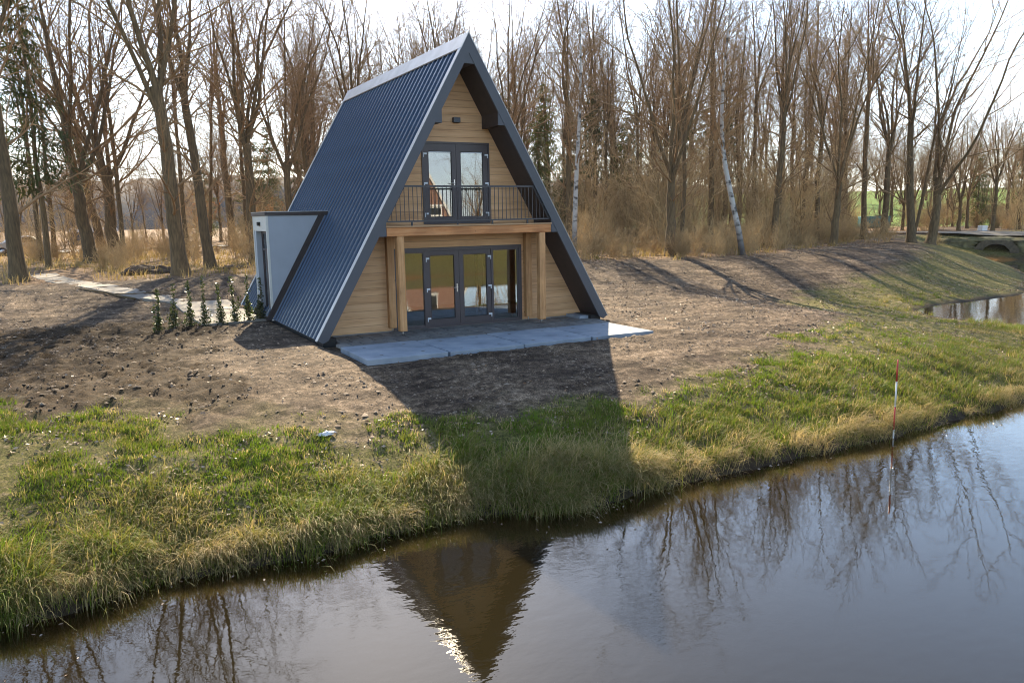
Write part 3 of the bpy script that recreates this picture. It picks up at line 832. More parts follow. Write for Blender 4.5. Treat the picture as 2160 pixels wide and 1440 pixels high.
M['roadb'] = plain('road_asphalt_dark', (.15, .14, .12), .9, vary=.2, vscale=.8, bump=.2)
M['road'] = plain('road_asphalt_pale', (.30, .28, .25), .9, vary=.15, vscale=.8, bump=.2)
strip('road', [(-120, 44), (-40, 54), (-10, 62), (12, 66), (40, 80), (90, 120)], 5.0, .09, M['road'])
strip('road', [(92, -18), (76, 9), (66.8, 26.2), (60.5, 40), (58, 60), (66, 90), (90, 130)], 3.2, .2, M['roadb'])

# far wooded ridge behind the fields
hx = np.linspace(-420, 460, 420); rows = []
for k, (yy, hh) in enumerate(((330, -2), (338, 7), (350, 15), (372, 19), (400, 20), (470, 12))):
    nn = (fbm(hx * .012 + k, hx * 0 + 1.3, 3, 3) - .45) * 16 + (fbm(hx * .16, hx * 0 + k * 3.7, 3, 8) - .45) * (7 if 0 < k < 5 else 0)
    rows.append(np.stack([hx, np.full_like(hx, yy) + (fbm(hx * .1, hx * 0 + k, 2, 77) - .4) * 10, hh + nn * (hh > 0)], -1))
hv = np.stack(rows); hi = np.arange(hv.shape[0] * hv.shape[1]).reshape(hv.shape[:2])
M['ridge'] = plain('distant_wood', (.105, .092, .080), .95, vary=.4, vscale=.08)
hills = link('hills', np_mesh('hills', hv.reshape(-1, 3), [np.stack([hi[:-1, :-1], hi[:-1, 1:], hi[1:, 1:], hi[1:, :-1]], -1).reshape(-1, 4)], True), None, M['ridge'])
tag(hills, kind='structure')
# ------------------------------------------------------------------ bare trees
def norm(v): return v / (np.linalg.norm(v, axis=-1, keepdims=True) + 1e-9)

def grow(rng, P0, D0, L, K, wander, trop):
    """vectorised wandering polylines: returns (M,K,3)"""
    Mn = len(P0); P = np.zeros((Mn, K, 3)); P[:, 0] = P0; d = norm(D0.copy())
    st = (L / (K - 1))[:, None]
    for k in range(1, K):
        d = norm(d + rng.normal(0, wander, (Mn, 3)) + np.array([0, 0, trop]))
        P[:, k] = P[:, k - 1] + d * st
    return P

def children(rng, P, R, n, t0, t1, ang, rfac, lfac, L, jit=.25):
    """n children on every path: start points, directions, radii, lengths"""
    Mn, K, _ = P.shape
    t = (np.linspace(t0, t1, n)[None] + rng.uniform(-.5, .5, (Mn, n)) * (t1 - t0) / max(n, 1)).clip(.02, .985)
    f = t * (K - 1); i = np.minimum(f.astype(int), K - 2); fr = (f - i)[..., None]
    ar = np.arange(Mn)[:, None]
    S = P[ar, i] * (1 - fr) + P[ar, i + 1] * fr
    Tn = norm(P[ar, i + 1] - P[ar, i])
    r = R[ar, i] * (1 - fr[..., 0]) + R[ar, i + 1] * fr[..., 0]
    rv = norm(rng.normal(0, 1, (Mn, n, 3))); side = norm(np.cross(Tn, rv))
    a = np.radians(rng.normal(ang[0], ang[1], (Mn, n)))[..., None]
    Dv = Tn * np.cos(a) + side * np.sin(a)
    Ln = L[:, None] * lfac * (1.15 - .6 * t) * rng.uniform(1 - jit, 1 + jit, (Mn, n))
    return S.reshape(-1, 3), Dv.reshape(-1, 3), (r * rfac).reshape(-1), Ln.reshape(-1)

def taper(r0, K, tip, pw=1.0):
    t = np.linspace(0, 1, K)[None] ** pw
    return r0[:, None] * (1 - t) + np.minimum(tip, r0)[:, None] * t

def gen_tree(seed, Ht=20., r0=.33, fork=7.5, nst=4, spread=20, low=3, twig_r=.0058, dens=1.0, lean=(0, 0), bow=.05):
    rng = np.random.default_rng(seed)
    tb, cb = Buf(), Buf()
    # trunk up to and beyond the fork
    K = 14
    z = np.linspace(0, fork, K)
    wob = np.cumsum(rng.normal(0, bow, (K, 2)), 0); wob -= wob[0]
    tr = np.stack([wob[:, 0] * .6 + lean[0] * z, wob[:, 1] * .6 + lean[1] * z, z - .25], -1)[None]
    rr = r0 * (1 - .32 * np.linspace(0, 1, K))
    rr[0] *= 1.55; rr[1] *= 1.16
    V, F = tubes(tr, rr[None], 10); tb.add(V, F)
    tip = tr[0, -1]; td = norm(tr[0, -1] - tr[0, -3])
    # stems from the fork
    az = np.linspace(0, 2 * np.pi, nst, endpoint=False) + rng.uniform(0, 6.28) + rng.normal(0, .3, nst)
    an = np.radians(np.abs(rng.normal(spread, 6, nst))); an[0] *= .25
    Ds = np.stack([np.cos(az) * np.sin(an), np.sin(az) * np.sin(an), np.cos(an)], -1) + td * .35
    Ls = (Ht - fork) * rng.uniform(.82, 1.06, nst)
    P0 = np.tile(tip, (nst, 1)) - td * rng.uniform(.0, 1.6, (nst, 1)) * (np.arange(nst)[:, None] > 0)
    Ps = grow(rng, P0, Ds, Ls, 14, .08, .032)
    rs = r0 * .60 * rng.uniform(.58, .80, nst) * (1.25 if nst <= 3 else 1.0)
    Rs = taper(rs, 14, .018, .85)
    V, F = tubes(Ps, Rs, 7); tb.add(V, F)
    # laterals
    nl = int(10 * dens)
    S, Dv, r, L = children(rng, Ps, Rs, nl, .05, .96, (46, 10), .50, .46, Ls)
    if low:
        S2, D2, r2, L2 = children(rng, tr[:, 4:], rr[None, 4:], low, .1, .95, (55, 10), .24, .42, np.array([fork * 1.1]))
        S, Dv, r, L = np.r_[S, S2], np.r_[Dv, D2], np.r_[r, r2], np.r_[L, L2]
    r = np.clip(r, .022, .09)
    P1 = grow(rng, S, Dv, L, 8, .13, .04); R1 = taper(r, 8, .009)
    V, F = tubes(P1, R1, 5); cb.add(V, F)
    S, Dv, r, L2_ = children(rng, P1, R1, int(7 * dens), .10, .98, (42, 13), .6, .44, L)
    P2 = grow(rng, S, Dv, L2_, 5, .14, .05); R2 = taper(np.clip(r, .009, .026), 5, .006)
    V, F = tubes(P2, R2, 4); cb.add(V, F)
    S, Dv, r, L3 = children(rng, P2, R2, int(5 * dens), .08, 1.0, (40, 15), .8, .55, L2_)
    L3 = np.clip(L3, .22, .9)
    P3 = grow(rng, S, Dv, L3, 3, .16, .04); R3 = taper(np.full(len(S), twig_r), 3, twig_r * .6)
    V, F = tubes(P3, R3, 3); cb.add(V, F)
    return tb.mesh('trunk'), cb.mesh('crown')

def gen_shrub(seed, h=1.6, n=16, r=.014, spread=26):
    rng = np.random.default_rng(seed); bf = Buf()
    az = rng.uniform(0, 6.28, n); an = np.radians(np.abs(rng.normal(0, spread, n)))
    Ds = np.stack([np.cos(az) * np.sin(an), np.sin(az) * np.sin(an), np.cos(an)], -1)
    P0 = np.stack([rng.normal(0, .16 * h, n), rng.normal(0, .16 * h, n), np.full(n, -.08)], -1)
    L = h * rng.uniform(.55, 1.15, n)
    P = grow(rng, P0, Ds, L, 6, .13, .02); R = taper(np.full(n, r), 6, .006)
    V, F = tubes(P, R, 4); bf.add(V, F)
    S, Dv, rr, L2 = children(rng, P, R, 7, .18, .98, (36, 12), .7, .42, L)
    P2 = grow(rng, S, Dv, L2, 4, .16, .03); R2 = taper(np.clip(rr, .006, .01), 4, .005)
    V, F = tubes(P2, R2, 3); bf.add(V, F)
    S, Dv, rr, L3 = children(rng, P2, R2, 5, .1, 1., (38, 14), .9, .5, L2)
    P3 = grow(rng, S, Dv, np.clip(L3, .1, .4), 3, .18, .02); R3 = taper(np.full(len(S), .0055), 3, .004)
    V, F = tubes(P3, R3, 3); bf.add(V, F)
    return bf

def leaf_quads(rng, S, size, flat=.5):
    """one folded quad per point"""
    n_ = len(S)
    a = norm(rng.normal(0, 1, (n_, 3))); a[:, 2] *= flat; a = norm(a)
    bb = norm(np.cross(a, norm(rng.normal(0, 1, (n_, 3)))))
    s = (size * rng.uniform(.6, 1.3, n_))[:, None]
    V = np.stack([S - a * s, S + bb * s * .5, S + a * s, S - bb * s * .5], 1).reshape(-1, 3)
    return V, np.arange(4 * n_).reshape(-1, 4)

TREES = {
    'a': gen_tree(11, 20, .34, 8.2, 4, 22, 6, dens=1.2), 'b': gen_tree(12, 20.5, .32, 6.4, 5, 27, 5, dens=1.15), 'c': gen_tree(13, 19, .28, 9.5, 4, 20, 11),
    'd': gen_tree(14, 20, .33, 5.2, 5, 28, 6, dens=1.15), 'e': gen_tree(15, 19.5, .26, 10.5, 4, 19, 13, dens=1.05), 'f': gen_tree(16, 19, .30, 4.4, 4, 36, 5, lean=(.05, .02)),
    'g': gen_tree(17, 18, .20, 9.0, 3, 18, 12), 'h': gen_tree(18, 20, .30, 7.0, 6, 24, 7, dens=1.1),
}
for k, (tm, cm) in TREES.items():
    tm.materials.append(M['bark']); cm.materials.append(M['twig'])

def put_tree(kind, x, y, s, rz, label, group, tilt=(0, 0), name='bare_tree', thick=1.0, mats=None):
    tm, cm = TREES[kind]
    z = float(ground_z(np.array([x]), np.array([y]))[0])
    t = empty(name, (x, y, z), rz); t.rotation_euler = (tilt[0], tilt[1], rz); t.scale = (s * thick, s * thick, s)
    t["label"] = label; t["category"] = 'tree'
    if group: t["group"] = group
    link('trunk', tm, t); link('crown', cm, t)
    return t

def tilt_to(dx_right, dy_back):
    """lean: tan of the tilt towards image right / away from the camera"""
    vx = dx_right * math.cos(YAW) + dy_back * math.sin(YAW); vy = -dx_right * math.sin(YAW) + dy_back * math.cos(YAW)
    return vx, vy

def lean_tree(o, right, back=0.0):
    vx, vy = tilt_to(right, back)
    q = Vector((0, 0, 1)).rotation_difference(Vector((vx, vy, 1)).normalized())
    o.rotation_mode = 'QUATERNION'
    o.rotation_quaternion = q @ Vector((0, 0, 1)).rotation_difference(Vector((0, 0, 1))) @ Matrix.Rotation(o.rotation_euler[2], 4, 'Z').to_quaternion()

GL = 'tall bare trees left of the house'
GR = 'bare trees along the edge of the wood on the right'
hero = [
    ('a', -11.77, 21.22, .98, 1.1, -.05, 'thick bare tree at the far left beside the start of the path', GL, .95),
    ('d', -8.81, 37.1, 1.05, 2.3, -.06, 'tall straight bare tree behind the left end of the slab path', GL, 1.2),
    ('g', -7.6, 49.7, 1.0, .4, -.12, 'slanting bare tree pressed against the forked tree on the left', GL, 1.7),
    ('d', -7.12, 44.3, 1.05, 4.0, .0, 'bare tree forking low into a fan of stems left of the soil heap', GL, 1.25),
    ('a', -5.27, 20.57, .95, 5.2, -.035, 'thick bare tree with a high V fork beside the dark soil heap', GL, 1.08),
    ('c', -3.19, 26.0, .95, 3.3, -.05, 'slender bare tree between the soil heap and the entrance annex', GL, 1.0),
    ('e', 4.12, 63.3, 1.1, 2.0, -.01, 'far thin bare tree just left of the entrance annex', GL, 1.3),
    ('h', .35, 32.5, .95, .7, .0, 'stout bare tree rising right behind the entrance annex', GL, 1.15),
    ('b', 4.0, 38.0, .95, 1.9, .0, 'bare tree with many upright stems close to the left roof edge', GL, .95),
    ('a', 8.0, 36.0, .97, 3.6, .03, 'bare tree partly hidden by the left slope of the roof', GL, .85),
    ('c', 15.2, 36.0, 1.0, 2.9, .0, 'bare tree whose crown rises over the middle of the ridge', GL, .9),
    ('h', 21.4, 37.0, 1.0, 1.2, .0, 'bare tree whose crown stands directly over the gable peak', GR, .95),
    ('e', 22.6, 30.6, .97, 4.4, -.02, 'bare tree rising just right of the gable peak', GR, .9),
    ('b', 40.9, 49.9, 1.05, 5.1, .0, 'far bare tree between the white birch by the roof and the forked tree', GR, 1.0),
    ('d', 21.1, 17.36, .92, .3, .01, 'bare tree with a dark trunk and wide low fork on the clearing edge', GR, .98),
    ('g', 26.7, 22.9, .95, 2.2, .0, 'thin bare tree just behind the wide forked tree', GR, .8),
    ('e', 34.4, 28.4, 1.0, 1.7, .0, 'straight bare tree left of the leaning white birch', GR, .9),
    ('c', 40.9, 33.8, 1.0, 3.9, .0, 'straight bare tree seen just behind the leaning white birch', GR, .85),
    ('c', 33.15, 20.8, .95, .9, .06, 'bare tree leaning right beside the leaning white birch', GR, .85),
    ('g', 43.4, 25.9, 1.05, 5.5, .03, 'thin bare tree second to the right of the leaning birch', GR, 1.0),
    ('f', 38.0, 19.9, .95, 4.9, .02, 'bare tree with a low fork and one long limb reaching right', GR, 1.0),
    ('e', 48.9, 25.8, 1.05, .6, .0, 'straight bare tree in front of the teal container', GR, .85),
    ('h', 62.0, 33.5, 1.1, 3.1, .0, 'far straight bare tree right of the teal container', GR, 1.0),
    ('a', 46.3, 19.5, 1.0, 2.6, -.05, 'bare tree leaning left at the right end of the clearing', GR, .9),
    ('f', 48.4, 19.4, 1.08, 5.9, .05, 'broad bare tree with limbs arching right beside the culvert', GR, 1.15),
    ('g', 47.4, 20.2, .9, 1.3, .15, 'thin bare stem slanting right between two thicker trunks', GR, .7),
]
for kd, x, y, s, rz, ln, lab, grp, th in hero:
    lean_tree(put_tree(kd, x, y, s * 1.12, rz, lab, grp, thick=th / 1.1), ln)

# birches
m, n, l, b = new_mat('birch_bark'); b.inputs['Roughness'].default_value = .7
tc = n.new("ShaderNodeTexCoord"); mp = n.new("ShaderNodeMapping"); mp.inputs['Scale'].default_value = (2.2, 2.2, 3.2); l.new(tc.outputs['Object'], mp.inputs[0])
nb = n.new("ShaderNodeTexNoise"); nb.inputs['Scale'].default_value = 1.0; nb.inputs['Detail'].default_value = 5; l.new(mp.outputs[0], nb.inputs['Vector'])
rp = n.new("ShaderNodeValToRGB"); e = rp.color_ramp.elements; e[0].position = .36; e[0].color = (.06, .052, .045, 1); e[1].position = .50; e[1].color = (.45, .43, .39, 1)
l.new(nb.outputs['Fac'], rp.inputs[0])
sp = n.new("ShaderNodeSeparateXYZ"); l.new(tc.outputs['Object'], sp.inputs[0])
mr = n.new("ShaderNodeMapRange"); mr.inputs[1].default_value = .3; mr.inputs[2].default_value = 2.2; l.new(sp.outputs[2], mr.inputs[0])
mx = n.new("ShaderNodeMixRGB"); mx.inputs[1].default_value = (.06, .05, .045, 1); l.new(mr.outputs[0], mx.inputs[0]); l.new(rp.outputs[0], mx.inputs[2]); l.new(mx.outputs[0], b.inputs['Base Color'])
M['birch'] = m
def gen_birch(seed, bend):
    rng = np.random.default_rng(seed); tb, cb = Buf(), Buf(); K = 22
    z = np.linspace(0, 16, K); off = np.interp(z, bend[:, 0], bend[:, 1])
    off = np.convolve(np.r_[off[:1], off[:1], off, off[-1:], off[-1:]], np.ones(5) / 5, 'valid')
    vx, vy = tilt_to(1, 0)
    P = np.stack([vx * off, vy * off, z - .2], -1)[None]; R = (.17 * (1 - z / 16) ** .8 + .012)[None]; R[0, 0] *= 1.3
    V, F = tubes(P, R, 9); tb.add(V, F)
    S, Dv, r, L = children(rng, P, R, 34, .34, .98, (42, 9), .4, .2, np.array([16.]))
    P1 = grow(rng, S, Dv, L, 7, .1, .02); R1 = taper(np.clip(r, .012, .045), 7, .008); V, F = tubes(P1, R1, 4); cb.add(V, F)
    S, Dv, r, L2 = children(rng, P1, R1, 9, .15, 1, (38, 12), .6, .42, L)
    P2 = grow(rng, S, Dv, L2, 5, .12, -.05); R2 = taper(np.clip(r, .007, .012), 5, .006); V, F = tubes(P2, R2, 3); cb.add(V, F)
    S, Dv, r, L3 = children(rng, P2, R2, 6, .1, 1, (36, 12), .8, .5, L2)
    P3 = grow(rng, S, Dv, L3, 3, .12, -.1); R3 = taper(np.full(len(S), .0065), 3, .005); V, F = tubes(P3, R3, 3); cb.add(V, F)
    a, c_ = tb.mesh('trunk'), cb.mesh('crown'); a.materials.append(M['birch']); c_.materials.append(M['twig']); return a, c_
SAPL = None
TREES['w'] = gen_birch(31, np.array([(0, 0), (3.3, -.75), (4.2, -1.05), (7, -1.55), (10, -1.5), (16, -1.0)]))
TREES['v'] = gen_birch(32, np.array([(0, 0), (4, .1), (8, .35), (12, .5), (16, .4)]))
put_tree('w', 25.2, 15.5, 1.0, 0, 'leaning white birch with a kinked trunk on the clearing edge', None, name='birch_tree')
put_tree('v', 18.5, 23.6, 1.0, 0, 'upright white birch close to the right slope of the roof', None, name='birch_tree')

# the wood behind: many alike bare trees
rng = np.random.default_rng(5)
taken = [(h[1], h[2]) for h in hero]
def free(x, y, dmin):
    return all((x - a) ** 2 + (y - c_) ** 2 > dmin * dmin for a, c_ in taken)
def ang_px(x, y):
    """image column of a spot on the ground"""
    dx, dy = x - CAM_POS[0], y - CAM_POS[1]
    a = math.atan2(dx, dy) - YAW
    return 1080 + 1673 * math.tan(a), math.hypot(dx, dy)
def left_place(x, y):
    px, dist = ang_px(x, y)
    where = next(w for lim, w in [(120, 'behind the far left tree'), (290, 'round the low forked tree on the left'), (420, 'near the V-forked tree on the left'), (520, 'just left of the entrance annex'), (9999, 'behind the entrance annex')] if px < lim)
    return ('nearer ' if dist < 62 else 'farther '), where
def right_place(x, y):
    px, dist = ang_px(x, y)
    where = next(w for lim, w in [(1830, 'left of the teal container'), (1930, 'right of the teal container'), (2040, 'behind the broad arching tree'), (9999, 'above the culvert')] if px < lim)
    return ('nearer ' if dist < 110 else 'farther '), where
def wood_label(x, y):
    px, dist = ang_px(x, y)
    cols = [(800, 'behind the left roof slope'), (990, 'behind the ridge of the house'), (1130, 'behind the right roof slope'), (1225, 'between the right roof slope and the upright birch'),
            (1400, 'between the upright birch and the wide forked tree'), (1540, 'between the wide forked tree and the leaning birch'), (1640, 'right of the leaning birch'), (1800, 'left of the tree with one long limb')]
    where = next(w for lim, w in cols if px < lim) if px < 1800 else 'near the teal container'
    row = 'in the first rows' if dist < 66 else ('halfway into the wood' if dist < 88 else 'deep in the wood')
    return 'bare tree %s %s' % (row, where), 'bare trees %s %s' % (row, where)
cnt = 0
for _try in range(5000):
    if cnt >= 112: break
    x, y = rng.uniform(8, 95), rng.uniform(20, 105)
    px, dist = ang_px(x, y)
    if y < forest_edge(x) + 5 or px < 640 or px > 1780 or dist > 118 or not free(x, y, 4.6): continue
    if x < 31 and y < 48: continue
    taken.append((x, y))
    kd = rng.choice(list('abceghce'))
    o = put_tree(kd, x, y, rng.uniform(1.08, 1.38), rng.uniform(0, 6.28),
                 *wood_label(x, y), thick=rng.uniform(.5, .78))
    lean_tree(o, rng.normal(0, .04), rng.normal(0, .03)); cnt += 1
cnt = 0
for _try in range(5000):
    if cnt >= 8: break
    x, y = rng.uniform(-14, 12), rng.uniform(34, 56)
    px, dist = ang_px(x, y)
    if px < 20 or px > 690 or not free(x, y, 3.2): continue
    taken.append((x, y))
    o = put_tree(rng.choice(list('egce')), x, y, rng.uniform(.95, 1.15), rng.uniform(0, 6.28), '%sslim straight bare tree %s' % left_place(x, y), '%sslim trees %s' % left_place(x, y), thick=rng.uniform(.5, .75))
    lean_tree(o, rng.normal(0, .03)); cnt += 1
cnt = 0
for _try in range(5000):
    if cnt >= 20: break
    x, y = rng.uniform(-40, 14), rng.uniform(52, 125)
    px, dist = ang_px(x, y)
    if px < -60 or px > 640 or not free(x, y, 5): continue
    if 48 < y - .25 * (x + 10) < 68 + 4: continue
    taken.append((x, y))
    o = put_tree(rng.choice(list('bdfh')), x, y, rng.uniform(.6, .9), rng.uniform(0, 6.28),
                 '%ssmall bare tree by the far road %s' % left_place(x, y), '%ssmall trees by the far road %s' % left_place(x, y), thick=rng.uniform(.6, .9))
    lean_tree(o, rng.normal(0, .05)); cnt += 1
cnt = 0
for _try in range(5000):
    if cnt >= 44: break
    x, y = rng.uniform(60, 150), rng.uniform(10, 120)
    px, dist = ang_px(x, y)
    if px < 1740 or px > 2260 or dist < 85 or not free(x, y, 6): continue
    taken.append((x, y))
    o = put_tree(rng.choice(list('bdfha')), x, y, rng.uniform(.6, .85), rng.uniform(0, 6.28),
                 '%sbare tree beyond the culvert road %s' % right_place(x, y), '%strees beyond the culvert road %s' % right_place(x, y), thick=rng.uniform(.7, 1.0))
    cnt += 1

# saplings: the twiggy middle storey
SAP = [gen_tree(81, 8.5, .075, 1.6, 4, 22, 3, .0065, .8, bow=.03), gen_tree(82, 6.5, .06, 1.0, 5, 28, 2, .0065, .8, bow=.03), gen_tree(83, 10.5, .085, 3.0, 3, 18, 6, .0065, .85, bow=.03)]
for i, (tm, cm) in enumerate(SAP):
    tm.materials.append(M['sapbark']); cm.materials.append(M['sap']); TREES['sap%d' % i] = (tm, cm)
cnt = 0
for _try in range(5000):
    if cnt >= 120: break
    x, y = rng.uniform(9, 85), rng.uniform(17, 80)
    px, dist = ang_px(x, y)
    if y < forest_edge(x) + 3.5 or px < 1180 or px > 1790 or dist > 105 or (x < 27 and y < 34): continue
    la, gr_ = wood_label(x, y)
    put_tree('sap%d' % rng.integers(0, 3), x, y, rng.uniform(.7, 1.2), rng.uniform(0, 6.28), la.replace('bare tree', 'sapling'), gr_.replace('bare trees', 'saplings'), name='sapling'); cnt += 1
cnt = 0
for _try in range(5000):
    if cnt >= 26: break
    x, y = rng.uniform(-30, 12), rng.uniform(40, 100)
    px, dist = ang_px(x, y)
    if px < -60 or px > 620: continue
    put_tree('sap%d' % rng.integers(0, 3), x, y, rng.uniform(.6, 1.1), rng.uniform(0, 6.28), '%sthin twiggy sapling %s' % left_place(x, y), '%ssaplings %s' % left_place(x, y), name='sapling'); cnt += 1

# spruces and pines
m, n, l, b = new_mat('spruce_needles'); b.inputs['Roughness'].default_value = .8
b.inputs['Base Color'].default_value = (.045, .062, .020, 1)
oi = n.new("ShaderNodeObjectInfo"); rp = n.new("ShaderNodeValToRGB"); rp.color_ramp.elements[0].color = (.055, .070, .020, 1); rp.color_ramp.elements[1].color = (.14, .15, .04, 1)
l.new(oi.outputs['Random'], rp.inputs[0]); l.new(rp.outputs[0], b.inputs['Base Color'])
tl = n.new("ShaderNodeBsdfTranslucent"); l.new(rp.outputs[0], tl.inputs[0]); ms = n.new("ShaderNodeMixShader"); ms.inputs[0].default_value = .35
l.new(b.outputs[0], ms.inputs[1]); l.new(tl.outputs[0], ms.inputs[2]); l.new(ms.outputs[0], n["Material Output"].inputs[0])
M['needle'] = m
def gen_spruce(seed, Ht, bare, wid, nb_, dens):
    rng = np.random.default_rng(seed); tb, cb = Buf(), Buf(); K = 12
    z = np.linspace(0, Ht, K); P = np.stack([np.cumsum(rng.normal(0, .05, K)), np.cumsum(rng.normal(0, .05, K)), z - .2], -1)[None]
    R = (.17 * (1 - z / Ht) + .012)[None]; V, F = tubes(P, R, 7); tb.add(V, F)
    t = rng.uniform(bare, .985, nb_); zz = t * Ht; az = rng.uniform(0, 6.28, nb_)
    S = np.stack([np.interp(zz, z, P[0, :, 0]), np.interp(zz, z, P[0, :, 1]), zz], -1)
    Dv = np.stack([np.cos(az), np.sin(az), rng.uniform(-.15, .25, nb_)], -1)
    L = wid * (1.08 - t) / (1.08 - bare) * rng.uniform(.6, 1.15, nb_) + .25
    P1 = grow(rng, S, Dv, L, 6, .06, -.05); R1 = taper(np.full(nb_, .022), 6, .006); V, F = tubes(P1, R1, 3); tb.add(V, F)
    S, D2, r, L2 = children(rng, P1, R1, dens, .15, 1., (50, 12), .5, .38, L)
    P2 = grow(rng, S, D2, np.clip(L2, .15, .9), 4, .08, -.12)
    # needle sprays: flat ribbons hanging along the side shoots
    w = .034; side = norm(np.cross(np.gradient(P2, axis=1), np.array([0, 0, 1.]))) * w
    V = np.stack([P2 - side, P2 + side + np.array([0, 0, -.03])], 2); Mn = len(P2)
    i = np.arange(Mn * 8).reshape(Mn, 4, 2)
    F = np.stack([i[:, :-1, 0], i[:, :-1, 1], i[:, 1:, 1], i[:, 1:, 0]], -1).reshape(-1, 4)
    cb.add(V.reshape(-1, 3), F)
    a, c_ = tb.mesh('trunk'), cb.mesh('crown', False); a.materials.append(M['bark']); c_.materials.append(M['needle']); return a, c_
TREES['s'] = gen_spruce(41, 17, .22, 2.7, 130, 18)
TREES['p'] = gen_spruce(42, 14, .08, 2.8, 190, 19)
TREES['q'] = gen_spruce(43, 16, .40, 2.6, 120, 19)
put_tree('s', -10.9, 33.5, 1.0, 1.0, 'sparse green spruce with drooping sprays behind the far left tree', None, name='spruce_tree')
for i, (x, y, s, kd) in enumerate([(8.6, 74, .95, 'p'), (11.5, 80, 1.0, 'p'), (14.5, 77, .85, 'p'), (5.8, 92, .8, 'p')]):
    put_tree(kd, x, y, s, i * 1.7, 'dark dense spruce behind the entrance annex and left roof edge', 'dark spruces left of the roof', name='spruce_tree')
for i, (x, y) in enumerate([(28, 44), (31.5, 49), (33, 42.5), (36.5, 52), (39, 45), (30, 55), (43, 52), (47, 47), (51, 56), (26.5, 50), (55, 48), (62, 60)]):
    put_tree('q' if i % 3 else 'p', x, y, (.8, .95, .88, 1.0)[i % 4], i * 1.3, wood_label(x, y)[0].replace('bare tree', 'olive green pine'), wood_label(x, y)[1].replace('bare trees', 'pines'), name='pine_tree')
for i, (x, y, s) in enumerate([(88, 40, .75), (96, 34, .7), (104, 44, .8), (92, 24, .6)]):
    put_tree('p', x, y, s, i * 2.1, 'dark evergreen tree beyond the culvert road', 'evergreens beyond the culvert road', name='spruce_tree')

# ------------------------------------------------------------------ bare shrubs
SHR = []
for i, (h, n_, sp) in enumerate(((1.5, 18, 24), (2.2, 16, 20), (1.1, 20, 34), (2.8, 14, 16), (1.7, 22, 30))):
    me = gen_shrub(60 + i, h, n_, .013, sp).mesh('bare_shrub'); me.materials.append(M['shrub']); SHR.append(me)
# two kinds still hold rusty leaves
m, n, l, b = new_mat('rusty_leaves'); b.inputs['Base Color'].default_value = (.36, .13, .035, 1); b.inputs['Roughness'].default_value = .8
tl = n.new("ShaderNodeBsdfTranslucent"); tl.inputs[0].default_value = (.50, .19, .05, 1); ms = n.new("ShaderNodeMixShader"); ms.inputs[0].default_value = .45
l.new(b.outputs[0], ms.inputs[1]); l.new(tl.outputs[0], ms.inputs[2]); l.new(ms.outputs[0], n["Material Output"].inputs[0]); M['rust'] = m
bfr = gen_shrub(70, 3.6, 14, .018, 20); rs_ = np.random.default_rng(3)
allv = np.concatenate(bfr.V[1:]); pick = allv[rs_.integers(0, len(allv), 1500)] + rs_.normal(0, .03, (1500, 3))
lv, lf = leaf_quads(rs_, pick, .045)
rust_leaf = np_mesh('foliage', lv, [lf]); rust_leaf.materials.append(M['rust'])
rust_stem = bfr.mesh('stems'); rust_stem.materials.append(M['shrub'])
def shrub(k, x, y, s, label, group):
    o = link('bare_shrub', SHR[k], None); z = float(gz([x], [y])[0]); o.location = (x, y, z); o.rotation_euler = (0, 0, x * 7.7 + y); o.scale = (s, s, s)
    tag(o, label, 'shrub', group); return o
def shrub_label(x, y):
    px, dist = ang_px(x, y)
    cols = [(1225, 'between the right roof slope and the upright birch'), (1400, 'between the upright birch and the wide forked tree'), (1560, 'between the wide forked tree and the leaning birch'),
            (1700, 'right of the leaning birch'), (9999, 'left of the culvert road')]
    where = next(w for lim, w in cols if px < lim)
    row = 'in front' if y - forest_edge(x) < 5 else ('midway in' if y - forest_edge(x) < 12 else 'far back')
    return 'tan shrub %s %s' % (row, where), 'shrubs %s %s' % (row, where)
rng = np.random.default_rng(9); cnt = 0
for _try in range(5000):
    if cnt >= 210: break
    x = rng.uniform(9, 62); off = abs(rng.normal(0, 9)) + .2; y = forest_edge(x) + off
    px, dist = ang_px(x, y)
    if px > 1800 and off < 2.5: continue
    if px < 1100: continue
    shrub(rng.integers(0, 5), x, y, rng.uniform(.5, 1.1), *shrub_label(x, y)); cnt += 1
cnt = 0
for _try in range(5000):
    if cnt >= 75: break
    x, y = rng.uniform(-24, 9), rng.uniform(21, 60)
    px, dist = ang_px(x, y)
    if px < -60 or px > 640 or (y < 27 and -12.5 < x < -8.5): continue
    if y < 30 and rng.random() < .35: continue
    shrub(rng.integers(0, 5), x, y, rng.uniform(.5, 1.1), '%sgolden leafless shrub %s' % left_place(x, y), '%sgolden shrubs %s' % left_place(x, y)); cnt += 1
cnt = 0
for _try in range(5000):
    if cnt >= 46: break
    x, y = rng.uniform(66, 120), rng.uniform(10, 80)
    px, dist = ang_px(x, y)
    if px < 1720 or px > 2240 or dist < 92 or 1800 < px < 1890: continue
    shrub(rng.integers(0, 5), x, y, rng.uniform(1.2, 2.4), '%stall pale shrub beyond the culvert road %s' % right_place(x, y), '%stall shrubs beyond the culvert road %s' % right_place(x, y)); cnt += 1
for i, (x, y, s, lab) in enumerate([(45.0, 20.6, 1.15, 'bushy twig clump at the foot of the tree leaning left on the right'), (42.5, 20.2, 1.2, 'spreading twig clump left of the trees at the right end of the clearing'),
                                    (51.5, 21.0, .9, 'small twig clump beside the culvert bank')]):
    shrub((4, 1, 2)[i], x, y, s, lab, None)
